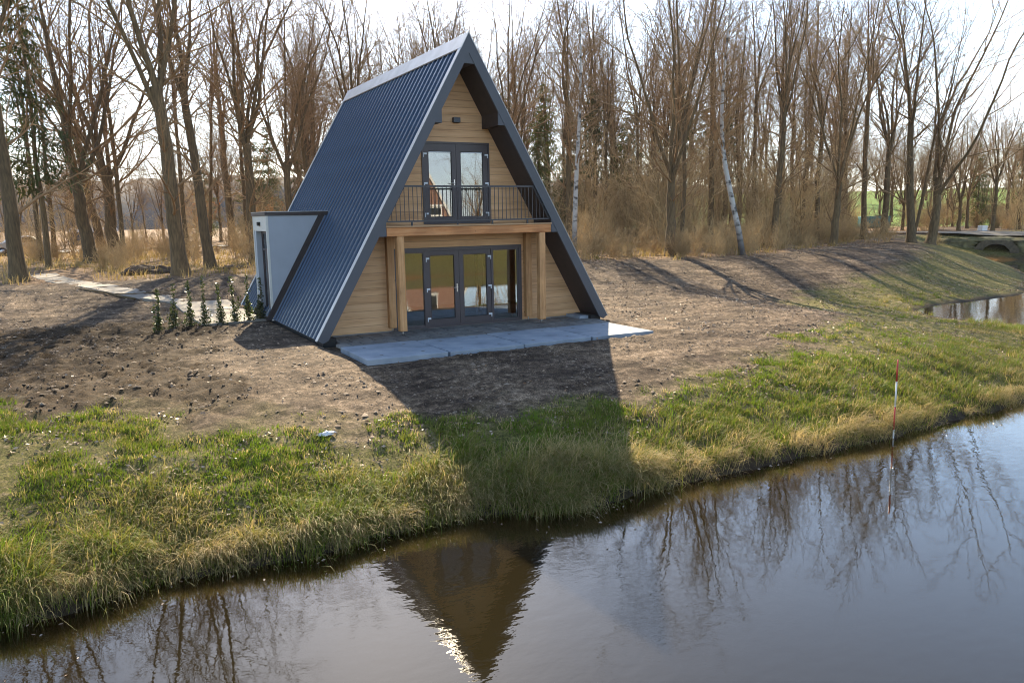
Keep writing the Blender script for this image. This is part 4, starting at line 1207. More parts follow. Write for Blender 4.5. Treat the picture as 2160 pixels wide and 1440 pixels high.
for i, (x, y, s, lab) in enumerate([(6.0, 55.0, 1.0, 'shrub with rusty orange leaves left of the roof edge'), (2.6, 80.0, 1.5, 'far reddish shrub across the road on the left'),
                                    (8.3, 60.0, 1.1, 'shrub with rusty orange leaves touching the roof edge')]):
    t = empty('leafy_shrub', (x, y, float(gz([x], [y])[0]))); t.scale = (s, s, s * 1.1); tag(t, lab, 'shrub')
    link('stems', rust_stem, t); link('foliage', rust_leaf, t)

# ------------------------------------------------------------------ young hedge plants by the path
m, n, l, b = new_mat('glossy_leaf'); b.inputs['Roughness'].default_value = .35
oi = n.new("ShaderNodeObjectInfo"); geo = n.new("ShaderNodeNewGeometry"); rp = n.new("ShaderNodeValToRGB"); rp.color_ramp.elements[0].color = (.022, .042, .010, 1); rp.color_ramp.elements[1].color = (.060, .060, .022, 1)
l.new(geo.outputs['Random Per Island'], rp.inputs[0]); l.new(rp.outputs[0], b.inputs['Base Color'])
tl = n.new("ShaderNodeBsdfTranslucent"); tl.inputs[0].default_value = (.11, .15, .03, 1); ms = n.new("ShaderNodeMixShader"); ms.inputs[0].default_value = .3
l.new(b.outputs[0], ms.inputs[1]); l.new(tl.outputs[0], ms.inputs[2]); l.new(ms.outputs[0], n["Material Output"].inputs[0]); M['leaf'] = m
labs = ['leftmost young hedge plant in the row left of the house', 'second young hedge plant from the left in the row', 'third young hedge plant from the left, reddish in the middle',
        'fourth young hedge plant from the left in the row', 'fifth young hedge plant from the left in the row', 'sixth young hedge plant from the left in the row',
        'seventh young hedge plant, last but one before the annex door', 'young hedge plant in front of the annex door at the row end']
for i, (x, y) in enumerate([(-7.54, 5.37), (-7.09, 5.87), (-6.61, 5.9), (-6.17, 6.05), (-5.75, 6.06), (-5.30, 6.11), (-4.88, 6.22), (-4.5, 6.4)]):
    rg = np.random.default_rng(200 + i); h = (1.30, 1.42, 1.36, 1.5, 1.33, 1.47, 1.52, 1.38)[i]
    t = empty('hedge_plant', (x, y, float(gz([x], [y])[0]))); tag(t, labs[i], 'plant', 'young hedge plants left of the house')
    bf = Buf(); P = np.zeros((5, 8, 3)); 
    P = grow(rg, np.stack([rg.normal(0, .03, 5), rg.normal(0, .03, 5), np.full(5, -.03)], -1), np.stack([rg.normal(0, .06, 5), rg.normal(0, .06, 5), np.ones(5)], -1), np.array([h, h * .62, h * .45, h * .36, h * .4]), 8, .03, .1)
    V, F = tubes(P, taper(np.full(5, .009), 8, .003), 5); bf.add(V, F); link('stems', bf.mesh('stems'), t, M['twig'])
    nl_ = 520; tt = rg.uniform(.06, 1, nl_) ** 1.25; which = rg.choice(5, nl_, p=[.44, .2, .14, .11, .11])
    f = tt * 7; ii = np.minimum(f.astype(int), 6); fr2_ = (f - ii)[:, None]
    S = P[which, ii] * (1 - fr2_) + P[which, ii + 1] * fr2_
    wdt = .030 + .055 * np.clip(1 - S[:, 2:] / (.42 * h), 0, 1)
    S = S + rg.normal(0, 1, (nl_, 3)) * wdt * np.array([1, 1, .6])
    S[:, 2] = np.maximum(S[:, 2], .02)
    V, F = leaf_quads(rg, S, .042, .7); link('foliage', np_mesh('foliage', V, [F]), t, M['leaf'])
# ------------------------------------------------------------------ grass
def grass_mat(name, green, olive, straw, trans=.38):
    m, n, l, b = new_mat(name); b.inputs['Roughness'].default_value = .6; b.inputs['Specular IOR Level'].default_value = .25
    a = n.new("ShaderNodeAttribute"); a.attribute_name = 'tone'
    rp = n.new("ShaderNodeValToRGB"); e = rp.color_ramp.elements
    e[0].position = .0; e[0].color = (*green, 1); e[1].position = 1.; e[1].color = (*straw, 1); k = e.new(.5); k.color = (*olive, 1)
    l.new(a.outputs['Fac'], rp.inputs[0]); l.new(rp.outputs[0], b.inputs['Base Color'])
    tl = n.new("ShaderNodeBsdfTranslucent")
    br = n.new("ShaderNodeMixRGB"); br.blend_type = 'MULTIPLY'; br.inputs[0].default_value = 1; br.inputs[2].default_value = (1.6, 1.55, 1.2, 1)
    l.new(rp.outputs[0], br.inputs[1]); l.new(br.outputs[0], tl.inputs[0])
    ms = n.new("ShaderNodeMixShader"); ms.inputs[0].default_value = trans
    l.new(b.outputs[0], ms.inputs[1]); l.new(tl.outputs[0], ms.inputs[2]); l.new(ms.outputs[0], n["Material Output"].inputs[0])
    return m
M['grass'] = grass_mat('grass_blades', (.100, .175, .010), (.150, .145, .030), (.46, .35, .18))
M['drygrass'] = grass_mat('dry_grass_blades', (.16, .14, .035), (.30, .21, .085), (.42, .31, .15))

def blade_mesh(name, X, Y, hgt, wid, bdx, bdy, bend, tone, rng, sink=.01):
    n_ = len(X); Z = gz(X, Y) - sink
    t = np.array([0, .42, .76, 1.0])[None]
    bl = np.hypot(bdx, bdy) + 1e-6; ux, uy = bdx / bl, bdy / bl
    arc = bend[:, None] * t ** 1.7
    up = np.cos(np.clip(arc * .9, 0, 2.2)) * t
    px = X[:, None] + ux[:, None] * hgt[:, None] * np.sin(np.clip(arc, 0, 1.7)) * t
    py = Y[:, None] + uy[:, None] * hgt[:, None] * np.sin(np.clip(arc, 0, 1.7)) * t
    pz = Z[:, None] + hgt[:, None] * up
    rot = rng.uniform(0, np.pi, n_); sx, sy = np.cos(rot), np.sin(rot)
    w = wid[:, None] * np.array([1, .85, .5])[None] * .5
    V = np.zeros((n_, 7, 3))
    for k in range(3):
        V[:, 2 * k, 0] = px[:, k] - sx * w[:, k]; V[:, 2 * k, 1] = py[:, k] - sy * w[:, k]; V[:, 2 * k, 2] = pz[:, k]
        V[:, 2 * k + 1, 0] = px[:, k] + sx * w[:, k]; V[:, 2 * k + 1, 1] = py[:, k] + sy * w[:, k]; V[:, 2 * k + 1, 2] = pz[:, k]
    V[:, 6, 0], V[:, 6, 1], V[:, 6, 2] = px[:, 3], py[:, 3], pz[:, 3]
    b0 = (np.arange(n_) * 7)[:, None]
    Q = np.concatenate([b0 + np.array([[0, 1, 3, 2]]), b0 + np.array([[2, 3, 5, 4]])])
    Tt = b0 + np.array([[4, 5, 6]])
    return np_mesh(name, V.reshape(-1, 3), [Q, Tt], True, dict(tone=np.repeat(tone, 7)))

def clumped(rng, cx, cy_, per, rad, hm, hs, wm, wind, bendm, bends, tonec, tones):
    """blades round clump centres; every clump shares height, tone and lean"""
    n_ = len(cx); k = np.repeat(np.arange(n_), per)
    X = cx[k] + rng.normal(0, 1, len(k)) * rad[k]; Y = cy_[k] + rng.normal(0, 1, len(k)) * rad[k]
    h = hm[k] * rng.uniform(.55, 1.15, len(k)) + rng.normal(0, hs, len(k)).clip(-.02, .05)
    ox, oy = X - cx[k], Y - cy_[k]
    bx = ox / (rad[k] + 1e-6) * .8 + wind[0] + rng.normal(0, .5, len(k)); by = oy / (rad[k] + 1e-6) * .8 + wind[1] + rng.normal(0, .5, len(k))
    return X, Y, h.clip(.03), np.full(len(k), wm) * rng.uniform(.7, 1.3, len(k)), bx, by, np.abs(rng.normal(bendm, bends, len(k))), np.clip(tonec[k] + rng.normal(0, tones, len(k)), 0, 1)

rng = np.random.default_rng(77)
# short tufts over the bank and the mossy slope on the right
N = 230000
cx = np.where(rng.random(N) < .75, rng.uniform(-14.2, 8, N), rng.uniform(4, 40, N)); cy_ = rng.uniform(-9.6, 16, N)
d, g, li, ti, we, me_ = zones(cx, cy_)
pn = fbm(cx * 1.6, cy_ * 1.6, 3, 15)
dist = np.hypot(cx - CAM_POS[0], cy_ - CAM_POS[1])
ok = (d > .12) & (rng.random(N) < sstep(.2, .85, g)) & (rng.random(N) < sstep(.28, .52, pn) * np.where(cx > 12, .22, 1.0)) & (rng.random(N) < np.clip(1.75 - dist / 20, .07, 1))
cx, cy_, pn, d, g = cx[ok][:11500], cy_[ok][:11500], pn[ok][:11500], d[ok][:11500], g[ok][:11500]
tone = np.clip(.10 + .35 * rng.random(len(cx)) + .5 * (fbm(cx * .7, cy_ * .7, 2, 19) - .5), 0, 1)
tone = np.where(rng.random(len(cx)) < .12, .85, tone) + .22 * sstep(10, 15, cx)
a = clumped(rng, cx, cy_, 11, rng.uniform(.03, .09, len(cx)), rng.uniform(.04, .13, len(cx)), .01, .011, (.2, -.1), .55, .3, tone, .10)
o = link('short_grass', blade_mesh('short_grass', *a, rng), None, M['grass']); tag(o, 'short bright green grass tufts scattered over the pond bank', 'grass', kind='stuff')
# long grass: rank and green along the right shore, olive and matted on the left shore
N = 26000
cx = rng.uniform(-1.2, 30, N); cy_ = rng.uniform(-9.6, 8, N); d = pond_sd(cx, cy_); pn = fbm(cx * .9, cy_ * .9, 3, 25)
band_ = sstep(.05, .25, d) * (1 - sstep(1.2, 2.6, d + (pn - .45) * 5.0 - .12 * np.clip(cx, 0, 14)))
ok = (rng.random(N) < band_) & (grass_edge(cx) - cy_ > .2) & ((cy_ < -2.5) | (rng.random(N) < .10))
cx, cy_, d = cx[ok][:1300], cy_[ok][:1300], d[ok][:1300]
tone = np.clip(.30 + .36 * rng.random(len(cx)) + .8 * (fbm(cx * .5, cy_ * .5, 2, 29) - .45), 0, 1)
hh = (.06 + .45 * np.clip(fbm(cx * 1.1, cy_ * 1.1, 3, 27) - .25, 0, .6) + rng.uniform(0, .12, len(cx))) * (1 - .45 * sstep(.8, 3.0, d))
a = clumped(rng, cx, cy_, 40, rng.uniform(.05, .16, len(cx)), hh, .02, .0125, (1.0, -.5), .8, .45, tone, .22)
o = link('long_grass', blade_mesh('long_grass', *a, rng), None, M['grass']); tag(o, 'long wind-combed grass on the right shore round the survey pole', 'grass', kind='stuff')
N = 9000
cx = rng.uniform(-14.2, -1.2, N); cy_ = rng.uniform(-9.4, -5.5, N); d = pond_sd(cx, cy_); pn = fbm(cx * .8 + 5, cy_ * .8, 3, 35)
ok = (rng.random(N) < sstep(.02, .15, d) * (1 - sstep(.5, 1.5, d + (pn - .45) * 3.5 + .10 * np.clip(cx + 8, 0, 7))))
cx, cy_, d = cx[ok][:560], cy_[ok][:560], d[ok][:560]
tone = np.clip(.35 + .35 * rng.random(len(cx)) + .9 * (fbm(cx * .6, cy_ * .6, 2, 39) - .45), 0, 1)
hh = .12 + .75 * np.clip(fbm(cx * .9, cy_ * .9, 3, 37) - .25, 0, .5) + rng.uniform(0, .12, len(cx))
a = clumped(rng, cx, cy_, 80, rng.uniform(.08, .22, len(cx)), hh, .02, .012, (.25, -.9), 1.1, .5, tone, .24)
o = link('matted_grass', blade_mesh('matted_grass', *a, rng), None, M['grass']); tag(o, 'matted olive and straw grass hanging over the left shore', 'grass', kind='stuff')
# straw tussocks on the lip
N = 1500
cx = rng.uniform(-12, 12, N); cy_ = rng.uniform(-9.7, -8.6, N); d = pond_sd(cx, cy_)
ok = (d > .03) & (d < .45) & (rng.random(N) < np.where(cx < -1, .5, .22)); cx, cy_ = cx[ok], cy_[ok]
cx = np.r_[cx, -6.35, -6.25, -7.7, -1.5, -.9, 1.3]; cy_ = np.r_[cy_, -8.85, -8.8, -8.8, -9.2, -9.2, -9.2]
a = clumped(rng, cx, cy_, 60, rng.uniform(.05, .12, len(cx)), rng.uniform(.22, .46, len(cx)), .02, .008, (.1, -1.3), 1.4, .35, rng.uniform(.55, 1.0, len(cx)), .12)
o = link('straw_tussocks', blade_mesh('straw_tussocks', *a, rng), None, M['grass']); tag(o, 'pale straw tussocks drooping over the edge of the water', 'grass', kind='stuff')
# dead grass and bramble stalks on the floor of the wood and beside the road
N = 5200
cx = np.where(rng.random(N) < .5, rng.uniform(-28, 9, N), rng.uniform(10, 64, N)); cy_ = rng.uniform(15, 62, N)
f_e = forest_edge(cx); ok = (cy_ > f_e - .3) & (rng.random(N) < np.clip(1.25 - (cy_ - f_e) / 45, .2, 1)) & ~((np.abs(cx + 10.2) < 1.3) & (cy_ < 29))
cx, cy_ = cx[ok][:2700], cy_[ok][:2700]
a = clumped(rng, cx, cy_, 13, rng.uniform(.1, .45, len(cx)), rng.uniform(.18, .65, len(cx)), .05, .022, (.3, .0), .7, .4, rng.uniform(.1, 1., len(cx)), .2)
o = link('dry_undergrowth', blade_mesh('dry_undergrowth', *a, rng), None, M['drygrass']); tag(o, 'golden dead grass and stalks covering the floor of the wood', 'undergrowth', kind='stuff')

# fallen leaves
N = 170000
cx = np.where(rng.random(N) < .5, rng.uniform(-12.5, 6, N), rng.uniform(4, 42, N)); cy_ = rng.uniform(-9.3, 24, N)
d, g, li, ti, we, me_ = zones(cx, cy_)
pn = fbm(cx * 1.1, cy_ * 1.1, 3, 45)
pr_ = np.where(g > .4, .75, .05) + .9 * sstep(-4, 1, cy_ - forest_edge(cx)) * (cx > 9) + .22 * (cx > 5)
ok = (d > .3) & (rng.random(N) < pr_ * sstep(.32, .6, pn)) & ~((np.abs(cx) < 4.4) & (cy_ > -3) & (cy_ < 11))
cx, cy_ = cx[ok][:26000], cy_[ok][:26000]
V, F = leaf_quads(rng, np.stack([cx, cy_, gz(cx, cy_) + .022], -1), .036, .25)
m, n, l, b = new_mat('fallen_leaf'); b.inputs['Roughness'].default_value = .55
geo = n.new("ShaderNodeNewGeometry"); rp = n.new("ShaderNodeValToRGB"); e = rp.color_ramp.elements
e[0].color = (.20, .11, .06, 1); e[1].color = (.46, .36, .27, 1); k = e.new(.6); k.color = (.33, .22, .14, 1)
l.new(geo.outputs['Random Per Island'], rp.inputs[0]); l.new(rp.outputs[0], b.inputs['Base Color']); M['fallen'] = m
o = link('fallen_leaves', np_mesh('fallen_leaves', V, [F]), None, m); tag(o, 'pale brown fallen leaves strewn over the bank and clearing', 'leaves', kind='stuff')

# leaves and bits floating along the shore
N = 3000
cx = rng.uniform(-12, 14, N); cy_ = rng.uniform(-11.5, -8.6, N); d = pond_sd(cx, cy_)
ok = (d < -.05) & (rng.random(N) < np.exp(d * 2.6)); cx, cy_ = cx[ok][:200], cy_[ok][:200]
V, F = leaf_quads(rng, np.stack([cx, cy_, np.full(len(cx), ZW + .006)], -1), .026, .06)
o = link('floating_leaves', np_mesh('floating_leaves', V, [F]), None, M['fallen']); tag(o, 'dead leaves floating on the water along the shore', 'leaves', kind='stuff')

# soil clods
def lump(rng, n_sub=1):
    bm = bmesh.new(); bmesh.ops.create_icosphere(bm, subdivisions=n_sub, radius=1)
    V = np.array([v.co[:] for v in bm.verts]); F = np.array([[v.index for v in f.verts] for f in bm.faces]); bm.free(); return V, F
LV, LF = lump(rng)
N = 9000
cx = rng.uniform(-14, 18, N); cy_ = rng.uniform(-7.5, 15, N); d, g, li, ti, we, me_ = zones(cx, cy_)
ok = (g < .4) & (li < .5) & (rng.random(N) < .12 + .75 * ti) & ~((np.abs(cx) < 4.5) & (cy_ > -3.1) & (cy_ < 10.8))
cx, cy_, ti = cx[ok][:600], cy_[ok][:600], ti[ok][:600]
s = np.minimum(rng.gamma(1.6, .006, len(cx)) + .008, .022) * (1 + .4 * ti)
V = LV[None] * (1 + rng.normal(0, .34, (len(cx), len(LV), 1))) * s[:, None, None] * np.array([1.2, 1.1, .75])
V += np.stack([cx, cy_, gz(cx, cy_) + s * .25], -1)[:, None]
F = (LF[None] + (np.arange(len(cx)) * len(LV))[:, None, None]).reshape(-1, 3)
M['clod'] = plain('soil_clod', (.070, .048, .030), .95, vary=.35, vscale=2.5, bump=.6, bscale=40)
o = link('soil_clods', np_mesh('soil_clods', V.reshape(-1, 3), [F], True), None, M['clod']); tag(o, 'loose dark soil clods on the dug ground', 'soil', kind='stuff')

# crumbs: small bits of soil, straw and bark giving the ground its grit
OV = np.array([(1, 0, 0), (-1, 0, 0), (0, 1, 0), (0, -1, 0), (0, 0, 1)], float); OF = np.array([(0, 2, 4), (2, 1, 4), (1, 3, 4), (3, 0, 4)])
N = 90000
cx = np.where(rng.random(N) < .7, rng.uniform(-13, 9, N), rng.uniform(4, 24, N)); cy_ = rng.uniform(-8, 16, N); d, g, li, ti, we, me_ = zones(cx, cy_)
pn = fbm(cx * 1.7, cy_ * 1.7, 3, 65)
ok = (g < .6) & (li < .6) & (rng.random(N) < sstep(.3, .6, pn)) & ~((np.abs(cx) < 4.5) & (cy_ > -3.1) & (cy_ < 10.8))
cx, cy_ = cx[ok][:26000], cy_[ok][:26000]
s = rng.gamma(2.0, .006, len(cx)) + .006; az = rng.uniform(0, 6.28, len(cx)); el = rng.uniform(.5, 2.2, len(cx))
V = OV[None] * (1 + rng.normal(0, .3, (len(cx), 5, 1))) * s[:, None, None] * np.array([1., 1., .8])
V[:, :, 0] *= el[:, None]
ca, sa = np.cos(az)[:, None], np.sin(az)[:, None]
V = np.stack([V[:, :, 0] * ca - V[:, :, 1] * sa, V[:, :, 0] * sa + V[:, :, 1] * ca, V[:, :, 2]], -1)
V += np.stack([cx, cy_, gz(cx, cy_)], -1)[:, None]
F = (OF[None] + (np.arange(len(cx)) * 5)[:, None, None]).reshape(-1, 3)
m, n, l, b = new_mat('ground_crumbs'); b.inputs['Roughness'].default_value = .9
geo = n.new("ShaderNodeNewGeometry"); rp = n.new("ShaderNodeValToRGB"); e = rp.color_ramp.elements
e[0].color = (.045, .030, .020, 1); e[1].color = (.30, .23, .165, 1); k = e.new(.6); k.color = (.12, .085, .057, 1)
l.new(geo.outputs['Random Per Island'], rp.inputs[0]); l.new(rp.outputs[0], b.inputs['Base Color'])
o = link('ground_crumbs', np_mesh('ground_crumbs', V.reshape(-1, 3), [F]), None, m); tag(o, 'fine crumbs of soil and straw over the bare clearing', 'soil', kind='stuff')

# heaps of dug soil under the left trees
def heap(x, y, rx_, ry_, h, seed, label):
    bm = bmesh.new(); bmesh.ops.create_icosphere(bm, subdivisions=5, radius=1)
    V = np.array([v.co[:] for v in bm.verts]); F = np.array([[v.index for v in f.verts] for f in bm.faces]); bm.free()
    nn = fbm(V[:, 0] * 3 + 7, V[:, 1] * 3 + V[:, 2] * 2, 4, seed) - .45; n3 = fbm(V[:, 0] * 11, V[:, 1] * 11 + V[:, 2] * 9, 2, seed + 3) - .4
    V = V * (1 + nn * .8 + n3 * .3)[:, None] * np.array([rx_, ry_, h])
    o = link('soil_heap', np_mesh('soil_heap', V, [F], True), None, M['clodd']); o.location = (x, y, float(ground_z(np.array([x]), np.array([y]))[0]) - .1); tag(o, label, 'soil heap')
M['clodd'] = plain('heap_soil', (.085, .056, .036), .95, vary=.45, vscale=5, bump=.8, bscale=22)
heap(-6.4, 22.8, 1.3, .8, .5, 4, 'dark heap of dug soil at the foot of the V-forked tree')
heap(-2.3, 24.2, .9, .6, .28, 5, 'low soil heap left of the entrance annex')

# ------------------------------------------------------------------ small things
# survey pole standing in the pond edge
M['red'] = plain('pole_red', (.42, .035, .03), .5); M['polewhite'] = plain('pole_white', (.75, .73, .70), .5)
pole = empty('survey_pole', (4.60, -9.50, -1.9)); tag(pole, 'red and white striped survey pole standing at the water edge', 'pole')
zc = [0, .0 + .66, 1.14, 1.64, 1.98]
for i, (z0, z1, mt) in enumerate(((0, .56, 'polewhite'), (.56, 1.05, 'red'), (1.05, 1.54, 'polewhite'), (1.54, 1.99, 'red'))):
    tube_obj('pole_section', pole, M[mt], [(-.004 * 0 + z0 * .004, 0, z0), (z1 * .004, 0, z1)], .0155, 10)
for z in (.56, 1.05, 1.54):
    tube_obj('pole_collar', pole, M['steel'], [(z * .004, 0, z - .012), (z * .004, 0, z + .012)], .018, 10)

# fallen branch on the path edge
st = empty('fallen_branch', (0, 0, 0)); tag(st, 'long dark fallen branch lying along the left edge of the path', 'branch')
pp = [(-9.6, 15.9), (-9.1, 15.0), (-8.6, 14.3), (-8.1, 13.5), (-7.7, 12.8)]
tube_obj('stem', st, M['bark'], [(x, y, float(gz([x], [y])[0]) + .05) for x, y in pp], [.02, .035, .04, .045, .04], 6)
pp = [(-8.3, 13.8), (-7.7, 13.6), (-6.9, 13.7), (-6.2, 13.9)]
tube_obj('side_shoot', st, M['bark'], [(x, y, float(gz([x], [y])[0]) + .1) for x, y in pp], [.02, .018, .015, .008], 5)

# crumpled white plastic on the bank
bm = bmesh.new(); bmesh.ops.create_icosphere(bm, subdivisions=4, radius=1)
V = np.array([v.co[:] for v in bm.verts]); F = np.array([[v.index for v in f.verts] for f in bm.faces]); bm.free()
V = V * (1 + (fbm(V[:, 0] * 4 + 3, V[:, 1] * 4 + V[:, 2] * 5, 3, 61) - .45)[:, None] * 2.4) * np.array([.13, .06, .035])
bag = link('plastic_sheet', np_mesh('plastic_sheet', V, [F], False), None, plain('white_film', (.72, .73, .76), .35)); bag.location = (-5.96, -6.48, float(gz([-5.96], [-6.48])[0]) + .05)
tag(bag, 'crumpled white plastic scrap lying in the bank grass', 'litter')

# silver car on the road behind the far left tree
def build_car(loc, rz, paint, label):
    t = empty('parked_car', loc, rz); tag(t, label, 'car')
    side = [(-2.1, .32), (-2.15, .62), (-2.0, .86), (-1.2, .95), (-.55, 1.42), (.75, 1.46), (1.55, 1.02), (2.05, .9), (2.15, .55), (2.1, .32)]
    V, F = [], []
    k = len(side)
    for yy, ins in ((-.86, 0), (-.80, .03), (.80, .03), (.86, 0)):
        for (a, c_) in side:
            w_ = .16 if c_ > 1.0 else 0
            V.append((a, yy * (1 - w_) if abs(yy) > .83 else yy * (1 - w_), c_ + (ins if c_ > .5 else 0)))
    for r in range(3):
        for i in range(k):
            j = (i + 1) % k; F.append((r * k + i, r * k + j, (r + 1) * k + j, (r + 1) * k + i))
    F.append(tuple(range(k))); F.append(tuple(3 * k + i for i in reversed(range(k))))
    me = bpy.data.meshes.new('body'); me.from_pydata(V, [], F); bm = bmesh.new(); bm.from_mesh(me); bmesh.ops.recalc_face_normals(bm, faces=bm.faces[:]); bm.to_mesh(me); bm.free()
    link('body', me, t, paint)
    for s in (-1, 1):
        for p in ([(-1.0, .99), (-.52, 1.36), (.05, 1.38), (.05, .99)], [(.12, .99), (.12, 1.38), (.7, 1.40), (1.32, 1.02)]):
            y0 = s * .755; prism('window', t, M['black'], p, min(y0, y0 + s * .06), max(y0, y0 + s * .06))
        for xx in (-1.32, 1.32):
            w_ = tube_obj('wheel', t, M['black'], [(xx, s * .66, .31), (xx, s * .88, .31)], .31, 18)
            tube_obj('rim', w_, M['steel'], [(xx, s * .865, .31), (xx, s * .89, .31)], .19, 14)
        box('headlight', t, M['white'], 2.02, 2.14, min(s * .5, s * .8), max(s * .5, s * .8), .66, .8)
        box('tail_light', t, M['red'], -2.15, -2.04, min(s * .55, s * .82), max(s * .55, s * .82), .68, .82)
build_car((-13.6, 57.6, .66), .18, plain('silver_paint', (.40, .41, .42), .3, metal=.6), 'silver car on the road behind the far left tree')
# low white-roofed hut across the field
hut = empty('field_shed', (-7.6, 92, float(ground_z(np.array([-7.6]), np.array([92.]))[0]))); tag(hut, 'low dark shed with a white roof far behind the forked left trees', 'shed')
box('wall', hut, M['fascia'], -2.6, 2.6, -1.5, 1.5, 0, 1.5); prism('roof', hut, M['polewhite'], [(-2.8, 1.5), (2.8, 1.5), (2.6, 1.95), (-2.6, 1.95)], -1.7, 1.7)
box('door', hut, M['soffit'], -.5, .4, -1.54, -1.501, 0, 1.35)

# culvert under the road on the right
M['stone'] = plain('culvert_stone', (.105, .085, .055), .95, vary=.4, vscale=2.2, bump=1.0, bscale=6)
M['bank'] = plain('bank_earth_grass', (.135, .12, .055), .95, vary=.55, vscale=1.6, bump=1.0, bscale=5)
cv = empty('culvert', (62.6, 22.6, 0), math.radians(-56.5)); cv.scale = (.62, .75, .75); cv.location.z = -.22
tag(cv, 'earth covered stone culvert with a dark round arch under the road', 'culvert')
arch = [(-2.9, -2.2), (-1.75, -2.2), (-1.75, -1.0)] + [(-1.75 * math.cos(a), -1.0 + 1.05 * math.sin(a)) for a in np.linspace(.12, math.pi - .12, 13)] + [(1.75, -1.0), (1.75, -2.2), (2.9, -2.2), (2.8, -.5), (2.0, .28), (.9, .52), (-1.0, .50), (-2.1, .22), (-2.8, -.6)]
prism('headwall', cv, M['stone'], arch, 0, .5)
ring = [(-1.75 * math.cos(a), -1.0 + 1.05 * math.sin(a)) for a in np.linspace(0, math.pi, 15)]; r2 = [(-1.95 * math.cos(a), -1.0 + 1.25 * math.sin(a)) for a in np.linspace(math.pi, 0, 15)]
prism('arch_ring', cv, M['stone'], ring + r2, -.06, .001)
prism('barrel', cv, M['black'], [ring + [(1.78 * -math.cos(a), -1.0 + 1.08 * math.sin(a)) for a in np.linspace(math.pi, 0, 15)]], .5, 2.4)
box('dark_plate', cv, M['black'], -1.9, 1.9, 2.4, 2.5, -2.2, .1)  # black plate across the barrel stands in for the shade inside
bm = bmesh.new(); bmesh.ops.create_icosphere(bm, subdivisions=5, radius=1)
BV = np.array([v.co[:] for v in bm.verts]); BF = np.array([[v.index for v in f.verts] for f in bm.faces]); bm.free()
nn = fbm(BV[:, 0] * 5 + 9, BV[:, 1] * 3 + BV[:, 2] * 4, 4, 88) - .45
BV = np.sign(BV) * np.abs(BV) ** np.array([.75, .6, .5]) * (1 + nn * .35)[:, None] * np.array([9.5, 2.4, 2.0])
inside = (np.abs(BV[:, 0]) < 2.1) & (BV[:, 1] < -.2) & (BV[:, 2] < 1.55)
BV[inside, 1] = np.maximum(BV[inside, 1], -.15)
BV = BV + np.array([0, 2.65, -1.25])
link('earth_bank', np_mesh('earth_bank', BV, [BF], True), cv, M['bank'])
# white marker box and sign post by the culvert
mk = empty('marker_box', (68.5, 27.5, .72)); tag(mk, 'small white utility box on the verge above the culvert', 'utility box')
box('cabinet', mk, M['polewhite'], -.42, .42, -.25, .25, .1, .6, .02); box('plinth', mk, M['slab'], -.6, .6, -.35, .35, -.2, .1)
sgn_ = empty('sign_post', (66.0, 20.4, .5)); tag(sgn_, 'thin grey post with a small sign right of the culvert', 'sign')
tube_obj('post', sgn_, M['steel'], [(0, 0, -.3), (0, 0, 2.6)], .05, 8); box('sign_plate', sgn_, M['white'], -.3, .3, -.09, -.055, 1.9, 2.5)
# teal container on the meadow
tx, ty = 86.0, 53.0
ct = empty('teal_container', (tx, ty, float(ground_z(np.array([tx]), np.array([ty]))[0])), math.radians(-40)); tag(ct, 'teal container standing below the green meadow between the right trees', 'container')
M['teal'] = plain('teal_paint', (.03, .20, .22), .5, vary=.2, vscale=1)
box('body', ct, M['teal'], -2.6, 2.6, -1.1, 1.1, .2, 2.2, .03)
for k in range(12): box('rib', ct, M['teal'], -2.5 + k * .43, -2.36 + k * .43, -1.16, -1.101, .3, 2.1)
box('skid', ct, M['black'], -2.5, 2.5, -1.0, 1.0, -.2, .2); ct.scale = (.72, .8, .72)
box('roof_hatch', ct, M['black'], .2, 1.5, -.5, .5, 2.2, 2.32)

# brick house across the pond, mirrored in the glass
M['brick'] = None
m, n, l, b = new_mat('red_brick'); b.inputs['Roughness'].default_value = .9
tc = n.new("ShaderNodeTexCoord"); mp = n.new("ShaderNodeMapping"); mp.inputs['Rotation'].default_value = (math.radians(90), 0, 0); l.new(tc.outputs['Object'], mp.inputs[0])
br = n.new("ShaderNodeTexBrick"); br.inputs['Scale'].default_value = 4.5; br.inputs['Color1'].default_value = (.30, .145, .095, 1); br.inputs['Color2'].default_value = (.23, .105, .07, 1); br.inputs['Mortar'].default_value = (.4, .36, .3, 1)
br.inputs['Mortar Size'].default_value = .012; l.new(mp.outputs[0], br.inputs['Vector']); l.new(br.outputs[0], b.inputs['Base Color']); M['brick'] = m
bx_, by_ = 18.9, -46.0
bz_ = float(ground_z(np.array([bx_]), np.array([by_]))[0])
bh = empty('brick_house', (bx_, by_, bz_)); tag(bh, 'red brick house with white verges across the pond, mirrored in the balcony door', 'house')
hp = 7.0 - bz_; hw = 3.5
prism('wall', bh, M['brick'], [(-hw + .3, 0), (hw - .3, 0), (hw - .3, .5), (0, hp - .35), (-hw + .3, .5)], -8, 0)
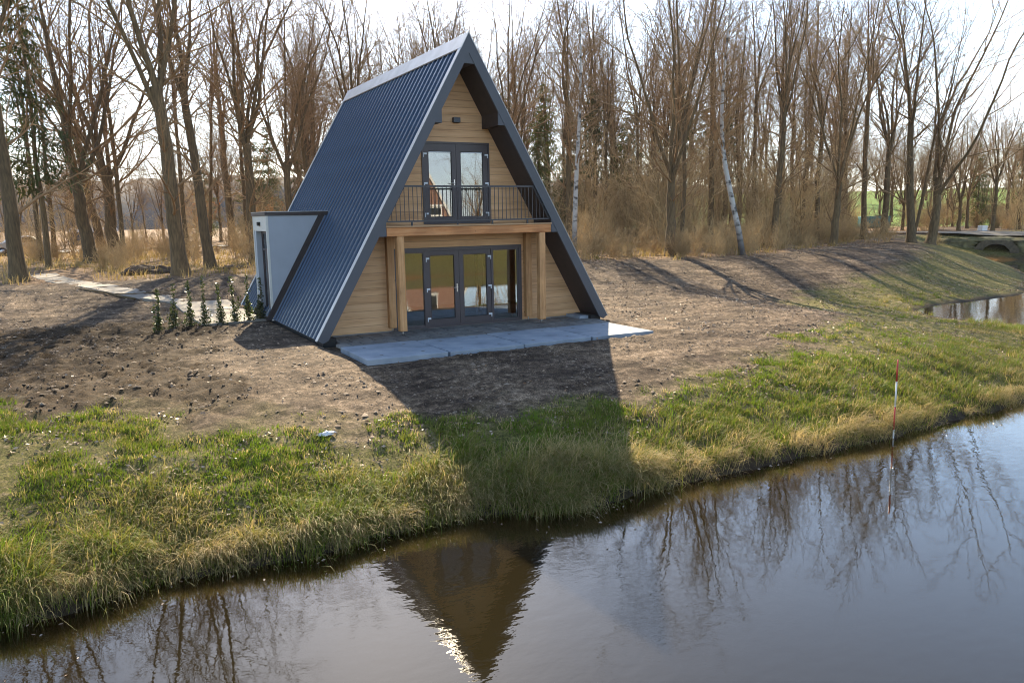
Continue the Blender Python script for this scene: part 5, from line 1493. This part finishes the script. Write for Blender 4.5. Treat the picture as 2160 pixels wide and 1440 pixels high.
for s in (-1, 1):
    prism('roof', bh, plain('roof_tile_grey', (.32, .31, .31), .8, vary=.2) if s < 0 else bpy.data.materials['roof_tile_grey'], [(s * hw, .2), (0, hp), (0, hp - .32), (s * (hw - .18), .2)], -8.2, .05)
    prism('verge_board', bh, M['polewhite'], [(s * hw, .2), (0, hp), (0, hp - .42), (s * (hw - .22), .2)], .051, .11)
box('lintel_band', bh, M['polewhite'], -1.7, 1.7, .001, .05, 4.05 - bz_, 4.2 - bz_)
for x0, z0, z1 in ((-.2, 3.2, 4.0), (-.9, .9, 2.9)):
    w_ = ring_frame('window', bh, M['polewhite'], x0, x0 + 1.3, z0 - bz_, z1 - bz_, x0 + .09, x0 + 1.21, z0 - bz_ + .09, z1 - bz_ - .09, .001, .07)
    box('pane', w_, M['black'], x0 + .08, x0 + 1.22, .002, .02, z0 - bz_ + .08, z1 - bz_ - .08); box('sill', w_, M['polewhite'], x0 - .1, x0 + 1.4, .001, .16, z0 - bz_ - .1, z0 - bz_)
for i, (x, y, kd, s, lab) in enumerate([(23.8, -46.5, 'f', .55, 'bare tree across the pond mirrored in the right balcony door pane'), (27.5, -44.5, 'd', .6, 'second bare tree across the pond behind the viewpoint')]):
    put_tree(kd, x, y, s, i * 2.0, lab, None)
t = empty('leafy_shrub', (24.6, -45.5, bz_)); t.scale = (1.4, 1.4, 1.5); tag(t, 'rusty leaved shrub mirrored low in the right balcony door pane', 'shrub'); link('stems', rust_stem, t); link('foliage', rust_leaf, t)

# ------------------------------------------------------------------ the air
m = bpy.data.materials.new('air_haze'); m.use_nodes = True; n, l = m.node_tree.nodes, m.node_tree.links
n.remove(n["Principled BSDF"])
pv = n.new("ShaderNodeVolumePrincipled"); pv.inputs['Color'].default_value = (.94, .95, 1.0, 1); pv.inputs['Density'].default_value = .0001; pv.inputs['Anisotropy'].default_value = .1
l.new(pv.outputs[0], n["Material Output"].inputs['Volume'])
haze = box('haze', None, m, -760, 860, -260, 960, -6, 42); tag(haze, kind='stuff'); tag(haze, 'thin pale haze filling the air over the pond and wood', 'haze')
